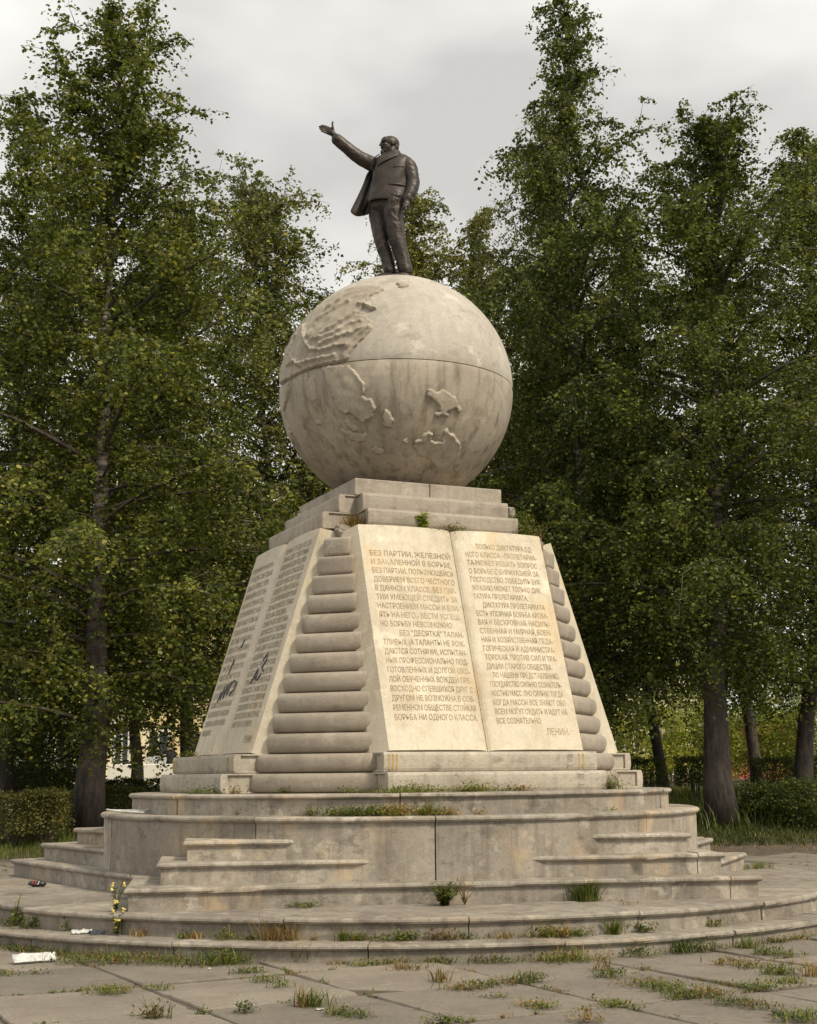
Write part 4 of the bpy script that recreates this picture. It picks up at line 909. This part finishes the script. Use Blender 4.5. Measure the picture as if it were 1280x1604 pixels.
# ------------------------------------------------------------------ grass and weeds
def blades(P_, hgt, wd, r, bend=.5, taper=True):
    n = len(P_); a = r.uniform(0, 2 * np.pi, n); d = np.stack([np.cos(a), np.sin(a), np.zeros(n)], 1); s_ = np.stack([-np.sin(a), np.cos(a), np.zeros(n)], 1)
    h_ = (hgt * r.uniform(.5, 1.3, n))[:, None]; be = (bend * r.uniform(.2, 1.2, n))[:, None]; w2 = (wd * r.uniform(.7, 1.3, n))[:, None]
    m1 = P_ + d * h_ * be * .35 + [0, 0, 1] * h_ * .6; tp = P_ + d * h_ * be + [0, 0, 1] * h_
    v = np.stack([P_ - s_ * w2, P_ + s_ * w2, m1 + s_ * w2 * .8, m1 - s_ * w2 * .8, tp], 1).reshape(-1, 3)
    f = np.arange(5 * n).reshape(-1, 5)
    return v, np.concatenate([f[:, [0, 1, 2]], f[:, [0, 2, 3]], f[:, [3, 2, 4]]])
class Stuff:
    def __init__(s): s.d = {}
    def add(s, mat, v, f):
        l = s.d.setdefault(mat, [[], [], 0]); l[0].append(v); l[1].append(f + l[2]); l[2] += len(v)
    def build(s, name, label):
        mats = list(s.d); vs_, fs_, mi, o = [], [], [], 0
        for k, m_ in enumerate(mats):
            v = np.vstack(s.d[m_][0]); f = np.vstack(s.d[m_][1]); vs_.append(v); fs_.append(f + o); o += len(v); mi.append(np.full(len(f), k))
        me = mesh_np(name, np.vstack(vs_), np.vstack(fs_)); me.polygons.foreach_set('material_index', np.concatenate(mi).astype(np.int32))
        for m_ in mats: me.materials.append(M[m_])
        return put(bpy.data.objects.new(name, me), None, label, None, None, 'stuff')
def quads_tri(f): return np.concatenate([f[:, [0, 1, 2]], f[:, [0, 2, 3]]])
wr = np.random.default_rng(77)
def tuft(st, p, n, hgt, spread, kind='mix', wd=.004):
    p = np.asarray(p, float); q = p + wr.normal(0, 1, (n, 3)) * [spread, spread * .8, 0]
    if kind in ('grass', 'mix', 'dry'):
        m_ = 'dry' if kind == 'dry' else 'grass'
        v, f = blades(q[: n if kind != 'mix' else n // 5], hgt, wd, wr, 1.4); st.add(m_, v, f)
    if kind in ('weed', 'mix'):
        k = int(n * 1.5) if kind == 'weed' else int(n * 1.4)
        c = p + wr.normal(0, 1, (k, 3)) * [spread, spread * .8, 0]; c[:, 2] += np.abs(wr.normal(0, .38, k)) * hgt + .004
        d = wr.normal(0, 1, (k, 3)); d[:, 2] = abs(d[:, 2]) * .5 + .1; d /= np.linalg.norm(d, axis=1)[:, None]
        s_ = np.cross(d, [0, 0, 1.0]); s_ /= np.linalg.norm(s_, axis=1)[:, None] + 1e-6; L_ = (wr.uniform(.014, .036, k) * (.8 + hgt * 3))[:, None]
        v = np.stack([c, c + d * L_ * .5 + s_ * L_ * .3, c + d * L_ * 1.1, c + d * L_ * .5 - s_ * L_ * .3], 1).reshape(-1, 3)
        st.add('dry' if wr.random() < .16 else 'weed', v, quads_tri(np.arange(4 * k).reshape(-1, 4)))
        if kind == 'mix' and wr.random() < .5:
            v, f = blades(q[:max(2, n // 12)], hgt * 1.4, wd * .7, wr, .4); st.add('dry', v, f)
pw = Stuff()
# along the slab joints
for c in JOINTS:
    for (o_, d_, Ls) in ((gu * -SW / 2, gv, SH), (gv * -SH / 2, gu, SW)):
        dens = max(0, math.sin(c[0] * 1.9 + 1.0) * math.sin(c[1] * 1.3 + c[0]) + .15)
        if c[1] > -4.5: dens *= .6
        for q in np.arange(-.5, .5, .07):
            p = c + o_ + d_ * q * Ls
            if np.hypot(*p) < 5.9: continue
            if wr.random() < .10 + dens * .6: tuft(pw, (p[0], p[1], -.01), wr.integers(6, 22), wr.uniform(.015, .05), .025, wr.choice(['mix', 'mix', 'weed', 'dry']))
# clumps seen in the photograph
for px, py, n, hh, sp, kd in ((10, 1478, 260, .17, .16, 'mix'), (45, 1480, 240, .18, .13, 'mix'), (85, 1484, 140, .12, .10, 'mix'), (120, 1508, 200, .10, .13, 'mix'), (60, 1526, 40, .04, .05, 'mix'), (12, 1528, 60, .04, .07, 'mix'), (165, 1506, 120, .10, .11, 'mix'),
        (200, 1508, 130, .09, .12, 'mix'), (245, 1510, 160, .10, .13, 'mix'), (285, 1512, 110, .08, .12, 'mix'), (330, 1512, 220, .15, .12, 'mix'), (365, 1510, 220, .14, .11, 'mix'), (390, 1525, 130, .06, .08, 'mix'), (420, 1537, 120, .05, .08, 'mix'), (440, 1546, 50, .05, .05, 'mix'),
        (170, 1556, 150, .06, .09, 'mix'), (190, 1553, 60, .05, .06, 'dry'), (248, 1550, 70, .035, .06, 'mix'), (383, 1586, 90, .10, .04, 'weed'), (318, 1589, 40, .03, .03, 'mix'), (243, 1596, 110, .12, .05, 'mix'), (487, 1576, 110, .11, .06, 'grass'), (475, 1577, 30, .14, .03, 'dry'), (535, 1590, 120, .06, .08, 'mix'), (560, 1595, 80, .05, .07, 'mix'),
        (600, 1512, 120, .07, .12, 'mix'), (640, 1520, 120, .06, .09, 'dry'), (560, 1513, 60, .06, .1, 'mix'), (700, 1602, 120, .06, .08, 'weed'), (690, 1537, 60, .10, .04, 'dry'), (725, 1550, 170, .06, .09, 'mix'), (755, 1547, 90, .07, .06, 'mix'), (800, 1540, 140, .06, .09, 'mix'), (830, 1537, 150, .08, .07, 'mix'), (775, 1563, 60, .03, .06, 'weed'), (838, 1576, 130, .045, .08, 'mix'),
        (955, 1530, 130, .07, .08, 'mix'), (945, 1520, 30, .16, .05, 'dry'), (1010, 1543, 220, .06, .11, 'mix'), (1050, 1550, 220, .07, .1, 'mix'), (1075, 1560, 200, .06, .09, 'mix'), (1110, 1560, 160, .07, .09, 'mix'), (1150, 1572, 160, .05, .09, 'mix'), (1185, 1578, 120, .05, .08, 'mix'), (962, 1576, 130, .05, .08, 'mix'), (920, 1600, 130, .08, .06, 'weed'), (850, 1580, 80, .05, .06, 'mix'),
        (1140, 1510, 130, .06, .09, 'mix'), (1175, 1515, 160, .06, .09, 'mix'), (1220, 1526, 220, .09, .09, 'mix'), (1185, 1548, 130, .06, .09, 'mix'), (1235, 1541, 140, .06, .08, 'mix'), (1200, 1495, 150, .09, .08, 'mix'), (1235, 1498, 90, .05, .09, 'mix'), (1275, 1530, 50, .12, .05, 'dry'), (1255, 1598, 240, .08, .10, 'mix'), (1220, 1589, 40, .04, .05, 'weed'),
        (900, 1505, 190, .12, .12, 'mix'), (870, 1507, 120, .10, .1, 'mix'), (985, 1495, 160, .13, .08, 'weed'), (1010, 1498, 140, .09, .1, 'weed'), (1070, 1492, 120, .13, .07, 'grass'), (1100, 1490, 90, .12, .06, 'mix'), (1170, 1486, 80, .12, .05, 'grass'), (475, 1507, 200, .16, .05, 'grass'), (780, 1508, 130, .08, .12, 'mix'), (690, 1510, 100, .08, .1, 'mix')):
    p = atz(px, py, 0.0); tuft(pw, p, n, hh, sp, kd)
for a in np.radians(np.arange(-62, 62, .5)):              # where the lowest round step meets the paving
    dens = .5 + .5 * math.sin(a * 9 + .6) + (.5 if a < -.35 else 0)
    if wr.random() < dens * .55: tuft(pw, (5.86 * math.sin(a), -5.86 * math.cos(a), -.01), wr.integers(10, 34), wr.uniform(.03, .10), .05, wr.choice(['mix', 'mix', 'weed', 'dry']))
pw.build('pavement_weeds', 'low weeds and grass growing in the joints of the paving')
sw = Stuff()
for px, py, z, n, hh, sp, kd in ((20, 1447, .158, 90, .12, .06, 'weed'), (48, 1448, .158, 120, .12, .06, 'weed'), (100, 1457, .158, 40, .12, .03, 'weed'), (220, 1466, .158, 30, .09, .05, 'dry'), (290, 1468, .158, 40, .08, .04, 'mix'), (310, 1468, .158, 40, .07, .05, 'dry'), (355, 1470, .158, 70, .10, .06, 'mix'), (392, 1470, .158, 50, .08, .04, 'weed'), (425, 1470, .158, 50, .20, .06, 'dry'), (452, 1470, .158, 40, .16, .04, 'dry'),
        (492, 1472, .158, 24, .08, .02, 'weed'), (540, 1472, .158, 60, .10, .03, 'grass'), (563, 1472, .158, 50, .08, .03, 'grass'), (590, 1473, .158, 30, .06, .05, 'mix'), (622, 1473, .158, 130, .10, .08, 'weed'), (640, 1472, .158, 90, .09, .05, 'weed'), (690, 1473, .158, 120, .11, .06, 'weed'), (728, 1472, .158, 70, .09, .06, 'weed'), (790, 1470, .158, 60, .06, .07, 'dry'), (850, 1469, .158, 110, .10, .07, 'mix'), (875, 1467, .158, 130, .11, .07, 'mix'), (905, 1465, .158, 90, .08, .07, 'mix'), (962, 1461, .158, 70, .15, .03, 'grass'), (1010, 1458, .158, 110, .10, .05, 'weed'), (1120, 1449, .158, 60, .08, .05, 'mix'),
        (475, 1422, .352, 130, .06, .09, 'weed'), (500, 1419, .352, 50, .10, .05, 'mix'), (980, 1417, .352, 30, .03, .04, 'weed'), (1190, 1360, .352, 80, .08, .10, 'grass'), (90, 1372, .352, 90, .10, .07, 'grass'), (1150, 1362, .352, 60, .06, .09, 'grass'),
        (530, 1274, 1.225, 260, .10, .10, 'weed'), (560, 1275, 1.225, 260, .10, .10, 'weed'), (590, 1275, 1.225, 220, .12, .09, 'weed'), (622, 1275, 1.225, 240, .12, .09, 'mix'), (668, 1274, 1.225, 160, .12, .06, 'mix'), (700, 1273, 1.225, 120, .08, .07, 'mix'), (752, 1272, 1.225, 40, .06, .04, 'weed'), (487, 1275, 1.225, 50, .10, .03, 'mix'), (372, 1277, 1.225, 14, .08, .02, 'weed'), (957, 1266, 1.225, 20, .04, .03, 'weed')):
    p = ledge(px, 5.47, z) if z == .158 else ledge(px, 3.53, z) if z == 1.225 else atz(px, py, z)
    tuft(sw, p, int(n * 1.4), hh * 1.1, sp * 1.15, kd)
for k, s_, o_, z, n, hh, sp, kd in ((0, -1.38, 2.98, 1.454, 200, .09, .12, 'weed'), (0, -1.05, 2.93, 1.454, 220, .10, .10, 'weed'), (0, -.72, 2.93, 1.454, 40, .06, .06, 'weed'), (0, -.45, 2.93, 1.454, 160, .10, .07, 'weed'), (0, -.25, 2.93, 1.454, 120, .08, .08, 'weed'), (0, .05, 2.93, 1.454, 60, .06, .06, 'weed'), (0, .25, 2.93, 1.454, 70, .08, .06, 'weed'), (0, 1.45, 2.75, 1.454, 200, .16, .08, 'mix'),
        (1, 1.25, 2.95, 1.454, 160, .09, .10, 'weed'), (1, 1.45, 2.7, 1.454, 70, .07, .06, 'weed'), (1, .5, 2.93, 1.454, 60, .05, .1, 'weed'), (1, 1.7, 2.2, 1.454, 60, .06, .05, 'weed'), (0, -1.72, 2.5, 1.454, 60, .06, .06, 'weed'), (0, -.03, 1.6, 4.67, 60, .05, .08, 'weed'), (0, .12, 1.58, 4.67, 80, .07, .06, 'weed'), (0, 1.15, 1.45, 4.67, 220, .17, .07, 'mix'), (0, 1.27, 1.35, 4.67, 120, .12, .06, 'dry'), (0, -1.15, 1.3, 4.67, 160, .13, .06, 'dry'), (0, -1.1, 1.35, 4.67, 60, .08, .05, 'weed'), (3, -1.1, 1.3, 4.90, 160, .2, .07, 'weed'), (1, -1.1, 1.4, 4.67, 120, .15, .06, 'weed'), (1, -.75, 2.62, 1.906, 60, .07, .05, 'weed')):
    O, A = SIDES[k]; tuft(sw, O * o_ + A * s_ + Zv * z, int(n * 1.6), hh * 1.2, sp * 1.2, kd)
sw.build('step_weeds', 'small weeds and moss growing on the stone ledges')
lawn = Stuff()
def lawn_patch(n, x0, x1, y0, y1, hgt, mat, wd=.008, bend=.6):
    X = wr.uniform(x0, x1, n); Y = wr.uniform(y0, y1, n); Zz = np.array([hill(a, b_) for a, b_ in zip(X, Y)]) - .05
    v, f = blades(np.stack([X, Y, Zz], 1), hgt, wd, wr, bend); lawn.add(mat, v, f)
lawn_patch(26000, -16, -4, 11.0, 17, .20, 'grass'); lawn_patch(16000, -18, -4, 17, 30, .25, 'grass', .012)
lawn_patch(22000, 4, 16, 11.6, 16, .17, 'bush', bend=1.2); lawn_patch(2500, 4, 14, 11.0, 13.5, .10, 'dry', bend=1.3); lawn_patch(16000, 3, 20, 16, 30, .40, 'grass', .012); lawn_patch(7000, 3, 20, 13, 22, .55, 'bush', .012)
lawn.build('lawn_grass', 'shaded unmown grass under the birches')

# single plants
def plant(name, label, loc, stems, hgt, leafmat_, nleaf, lsize, flower=None, spread=.3, cat='plant', dryst=False):
    o = thing(name, label, cat, tuple(loc)); r = np.random.default_rng(int(abs(loc[0]) * 1000) + nleaf)
    sb = MB(); lp, tips = [], []
    for i in range(stems):
        a = r.uniform(0, 6.28); d = np.array([math.cos(a), math.sin(a), 0]) * spread * r.uniform(.2, 1); h_ = hgt * r.uniform(.25, 1.1)
        pts = [np.zeros(3), d * h_ * .35 + [0, 0, h_ * .5], d * h_ + [0, 0, h_]]; sb.tube(pts, [.005, .004, .002], 5)
        for f in r.uniform(.08, 1, nleaf):
            lp.append(pts[0] * (1 - f) ** 2 + pts[1] * 2 * f * (1 - f) + pts[2] * f * f)
        tips.append(pts[2])
    m_ = sb.mesh('stem'); m_.materials.append(M['dry' if dryst else 'weed']); put(bpy.data.objects.new('stem', m_), o)
    lp = np.array(lp); d = r.normal(0, 1, lp.shape); d[:, 2] = np.abs(d[:, 2]) * .4; d /= np.linalg.norm(d, axis=1)[:, None]
    s_ = np.cross(d, [0, 0, 1.0]); s_ /= np.linalg.norm(s_, axis=1)[:, None] + 1e-6; L_ = (lsize * r.uniform(.6, 1.3, len(lp)))[:, None]
    v = np.stack([lp, lp + d * L_ * .45 + s_ * L_ * .32, lp + d * L_ - [0, 0, 1] * L_ * .2, lp + d * L_ * .45 - s_ * L_ * .32], 1).reshape(-1, 3)
    ml = mesh_np('leaves', v, np.arange(len(v)).reshape(-1, 4)); ml.materials.append(M[leafmat_]); put(bpy.data.objects.new('leaves', ml), o)
    if flower:
        for tip in tips[:flower]:
            fb = Solid()
            for k in range(6): fb.ball(tip + np.clip(r.normal(0, .009, 3), -.014, .014) * [1, 1, 1.5], (.010, .010, .010), n=5)
            fb.build('flower_head', M['petal'], o)
    return o
plant('yellow_flower_plant', 'weed with yellow flowers growing at the corner of the straight steps', atz(181, 1428, .352), 9, .34, 'weed', 12, .035, 5, .55)
plant('yellow_flower_plant', 'weed with yellow flowers hanging over the lowest round steps', ledge(183, 5.48, .158), 10, .26, 'weed', 18, .04, 5, .4)
plant('leafy_bush', 'leafy green weed clump in the middle of the lowest straight step', atz(697, 1420, .352), 60, .24, 'weed', 16, .045, None, 1.15, dryst=False)
plant('dry_weed', 'reddish dry weed beside the leafy clump on the steps', atz(728, 1418, .352), 10, .28, 'dry', 8, .02, None, .7, dryst=True)
plant('vine_seedling', 'young broad-leaved seedling on the lowest step at far left', ledge(22, 5.48, .158), 5, .30, 'sunny', 4, .09, None, .3)
plant('tier_plant', 'bright green seedling growing on the tiers under the globe', SIDES[0][0] * 1.52 + SIDES[0][1] * -.33 + Zv * 4.69, 14, .22, 'sunny', 7, .085, None, .45)
plant('flowering_weed', 'tall pale weed in the lawn beside the left steps', (tx(105, 10.6), 10.6, 0), 16, .75, 'grass', 14, .05, 0, .35)
gt = Stuff(); tuft(gt, (0, 0, 0), 520, .20, .075, 'grass', .0035); me_src = gt.build('grass_tuft', None)
me_src.location = tuple(atz(915, 1411, .352)); del me_src['kind']; me_src['label'] = 'long drooping grass tuft on the straight step at right'; me_src['category'] = 'grass'

# ------------------------------------------------------------------ litter
def crumple(name, label, cat, loc, lx, ly, rot, amp, mat, seed, n=11, lift=0.0, curl=0.0):
    r = np.random.default_rng(seed); H_ = r.normal(0, 1, (n, n)) * amp
    for _ in range(1): H_ = (H_ + np.roll(H_, 1, 0) + np.roll(H_, 1, 1)) / 2
    H_ = np.abs(H_); G = np.zeros((n, n, 3))
    for i in range(n):
        for j in range(n):
            u, v = i / (n - 1) - .5, j / (n - 1) - .5
            G[i, j] = (u * lx, v * ly * (1 - .25 * abs(u)), H_[i, j] + .006 + curl * (v + .5) ** 2 + lift * (u + .5))
    ff = [(i * n + j, (i + 1) * n + j, (i + 1) * n + j + 1, i * n + j + 1) for i in range(n - 1) for j in range(n - 1)]
    o = MB().add(G.reshape(-1, 3), ff).build(name, M[mat], None, True, label=label, cat=cat); o.location = tuple(loc); o.rotation_euler = (0, 0, rot)
    s_ = o.modifiers.new('solid', 'SOLIDIFY'); s_.thickness = .002
    return o
crumple('newspaper_sheet', 'crumpled white newspaper sheet on the paving at left', 'paper', atz(55, 1506, 0), .40, .12, .5, .009, 'white', 1, n=9, curl=.06)
crumple('paper_scrap', 'torn white paper strips on the lowest round step', 'paper', ledge(128, 5.55, .16), .20, .08, .3, .014, 'white', 2, curl=.02)
crumple('paper_scrap', 'dark printed paper scrap on the lowest round step', 'paper', ledge(152, 5.55, .16), .16, .06, .1, .012, 'glass', 3, curl=.02)
crumple('paper_scrap', 'small white scrap beside a grass tuft on the paving', 'paper', atz(501, 1583, 0), .06, .035, .2, .008, 'white', 4, n=5)
crumple('paper_scrap', 'tiny white scrap by the step weeds at left', 'paper', atz(329, 1519, 0), .035, .025, .2, .006, 'white', 5, n=5)
fb = thing('snack_packet', 'crumpled black and red snack packet on the wide round step', 'packet', tuple(atz(58, 1389, .352)))
pk = Solid(); pk.ball(np.array([0, 0, .035]), (.115, .05, .038), n=10); me = pk.mesh('foil', True)
for v in me.vertices: v.co += Vector((math.sin(v.co.y * 90 + v.co.x * 30), math.sin(v.co.x * 70), math.sin(v.co.x * 60 + v.co.y * 40))) * .007
me.materials.append(M['black']); put(bpy.data.objects.new('foil', me), fb)
for x in (-.05, -.015, .02): b = MB(); b.tube([(x, -.048, .03), (x + .012, -.042, .058), (x + .016, -.02, .07)], [.006, .007, .005], 5); b.build('printed_stripe', M['red' if x < 0 else 'white'], fb)
pf = thing('broken_frame', 'broken pale plastic frame lying on the drum ledge at left', 'frame', tuple(ledge(200, 3.70, 1.232)))
b = MB(); b.tube([(-.26, .05, .05), (-.1, .0, .03), (.2, -.03, .012)], [.01] * 3, 5); b.build('bar', M['white'], pf)
b = MB(); b.tube([(-.25, .2, .04), (.0, .16, .035), (.2, .1, .03), (.24, .0, .05)], [.009] * 4, 5); b.build('bar', M['white'], pf)
b = MB(); b.tube([(-.26, .05, .05), (-.25, .2, .04)], [.009] * 2, 5); b.build('bar', M['white'], pf)
st_ = Solid(); st_.ball(np.array([0, 0, .018]), (.055, .04, .026), n=7); o = st_.build('loose_stone', M['slab'], None, label='pale loose stone on the paving at lower right', cat='stone'); o.location = tuple(atz(1221, 1588, 0))
st_ = Solid(); st_.ball(np.array([0, 0, .012]), (.03, .022, .014), n=6); o = st_.build('brick_chip', M['roofm'], None, label='small orange chip beside the grass tuft on the paving', cat='stone'); o.location = tuple(atz(467, 1577, 0))

# ------------------------------------------------------------------ buildings, person and street behind the trees
def building(label, x0, x1, y, z1, dep, wall, rows, cols, pil=True):
    o = thing('apartment_building', label, 'building', ((x0 + x1) / 2, y, .9), None); W_ = x1 - x0; Hh = z1 - .9
    b = MB(); b.box((-W_ / 2, 0, -1), (W_ / 2, dep, Hh)); b.build('wall', M[wall], o)
    b = MB(); b.box((-W_ / 2 - .4, -.4, Hh), (W_ / 2 + .4, dep + .4, Hh + .5)); b.build('cornice', M['trim'], o)
    b = MB(); b.add([(-W_ / 2 - .5, -.5, Hh + .5), (W_ / 2 + .5, -.5, Hh + .5), (W_ / 2 + .5, dep + .5, Hh + .5), (-W_ / 2 - .5, dep + .5, Hh + .5), (-W_ / 2, dep / 2, Hh + 2.2), (W_ / 2, dep / 2, Hh + 2.2)], [(0, 1, 5, 4), (2, 3, 4, 5), (1, 2, 5), (3, 0, 4)]); b.build('roof', M['roofm'], o)
    cw, rh = W_ / cols, Hh / rows
    for r_ in range(rows):
        for c_ in range(cols):
            cx = -W_ / 2 + cw * (c_ + .5); z0 = rh * r_ + rh * .28; ww, wh = cw * .42, rh * .55
            if r_ == 0 and c_ % 3 == 1: z0, wh = .0, rh * .75
            b = MB(); b.box((cx - ww / 2 - .12, -.06, z0 - .12), (cx + ww / 2 + .12, -.003, z0 + wh + .12)); fr = b.build('window', M['trim'], o)
            b = MB(); b.box((cx - ww / 2, -.075, z0), (cx - .05, -.063, z0 + wh)); b.box((cx + .05, -.075, z0), (cx + ww / 2, -.063, z0 + wh)); b.build('pane', M['glass'], fr)
    if pil:
        for c_ in range(cols + 1):
            cx = -W_ / 2 + cw * c_ + (.25 if c_ == 0 else -.25 if c_ == cols else 0); b = MB(); b.box((cx - .25, -.14, -1), (cx + .25, -.002, Hh - .002)); b.build('pilaster', M[wall], o)
building('yellow building with windows behind the left birches', tx(213, 50), tx(560, 50), 50, 15.0, 12, 'ywall', 4, 5)
building('pale cream building wing seen between the left trunks', tx(80, 47), tx(212, 47), 47, 17.0, 16, 'cwall', 4, 3, False)
building('cream building behind the right birches', tx(770, 52), tx(1130, 52), 52, 19.0, 12, 'cwall', 5, 6)
rp_ = thing('red_kiosk', 'red kiosk far behind the right birches', 'kiosk', (tx(1205, 44), 44, hill(0, 44)))
b = MB(); b.box((-1.3, 0, -.3), (1.3, 1.6, 2.5)); b.build('wall', M['redwall'], rp_); b = MB(); b.box((-1.5, -.2, 2.5), (1.5, 1.8, 2.65)); b.build('roof', M['trim'], rp_); b = MB(); b.box((-.8, -.03, 1.0), (.8, -.003, 1.9)); b.build('window', M['glass'], rp_)
zr = hill(0, 42)
b = MB(); b.box((-1.7, 0, -.2), (1.7, .3, float(aty(240, 1197, 41.5)[2]) - zr)); o = b.build('low_wall', M['trim'], None, label='low white wall by the yellow building', cat='wall'); o.location = (tx(232, 41.5), 41.5, zr); bevel(o, .03)
bx_ = thing('white_box', 'white box standing on the low wall by the yellow building', 'box', (tx(243, 41.6), 41.6, float(aty(240, 1197, 41.5)[2])))
b = MB(); b.box((-.43, .02, 0), (.43, .28, .36)); bevel(b.build('body', M['white'], bx_), .03)
b = MB(); b.box((-.45, .0, .363), (.45, .30, .40)); bevel(b.build('lid', M['white'], bx_), .01)
pe = thing('person', 'person in dark coat walking past the yellow building', 'person', (tx(265, 42.5), 42.5, hill(0, 42.5)))
hz_ = 1.78; pb_ = Solid()
pb_.limb([(-.10, .02, .06), (-.10, -.02, .5), (-.09, 0, .92)], [.06, .075, .10], 12); pb_.limb([(.10, .12, .06), (.10, .03, .5), (.09, 0, .92)], [.06, .075, .10], 12)
pb_.ball(np.array([-.10, -.06, .04]), (.05, .12, .045)); pb_.ball(np.array([.10, .06, .04]), (.05, .12, .045))
pb_.limb([(0, 0, .80), (0, 0, 1.0), (0, 0, 1.25), (0, 0, 1.42), (0, 0, 1.50)], [(.21, .15), (.19, .14), (.21, .14), (.19, .12), (.07, .07)], 18)
for s_ in (-1, 1): pb_.limb([(.19 * s_, 0, 1.41), (.25 * s_, .02, 1.15), (.22 * s_, -.10, .92)], [.07, .055, .045], 12)
remesh(pb_, 'coat', .02, 2, 'coat', pe)
hd = Solid(); hd.limb([(0, 0, 1.48), (0, -.01, 1.56)], [.052, .052], 10); hd.ball(np.array([0, -.01, 1.665]), (.076, .095, .115)); hd.ball(np.array([0, -.105, 1.655]), (.014, .02, .02), n=6)
for s_ in (-1, 1):
    hd.ball(np.array([.078 * s_, 0, 1.66]), (.012, .02, .03), n=6)
    c_ = np.array([.22 * s_, -.12, .86]); hd.ball(c_, (.022, .035, .045), n=6)
    for k in range(4): hd.limb([c_ + [0, -.025 + .017 * k, -.03], c_ + [0, -.03 + .017 * k, -.075], c_ + [-.01 * s_, -.032 + .017 * k, -.10 + .006 * abs(k - 1)]], [.009, .009, .007], 6, sub=2)
    hd.limb([c_ + [0, -.04, .01], c_ + [-.01 * s_, -.055, -.03]], [.010, .008], 6, sub=2)
hd.build('skin', M['skin'], pe, True)
hr = Solid(); hr.ball(np.array([0, .018, 1.69]), (.086, .095, .105)); hr.build('hair', M['hair'], pe, True)
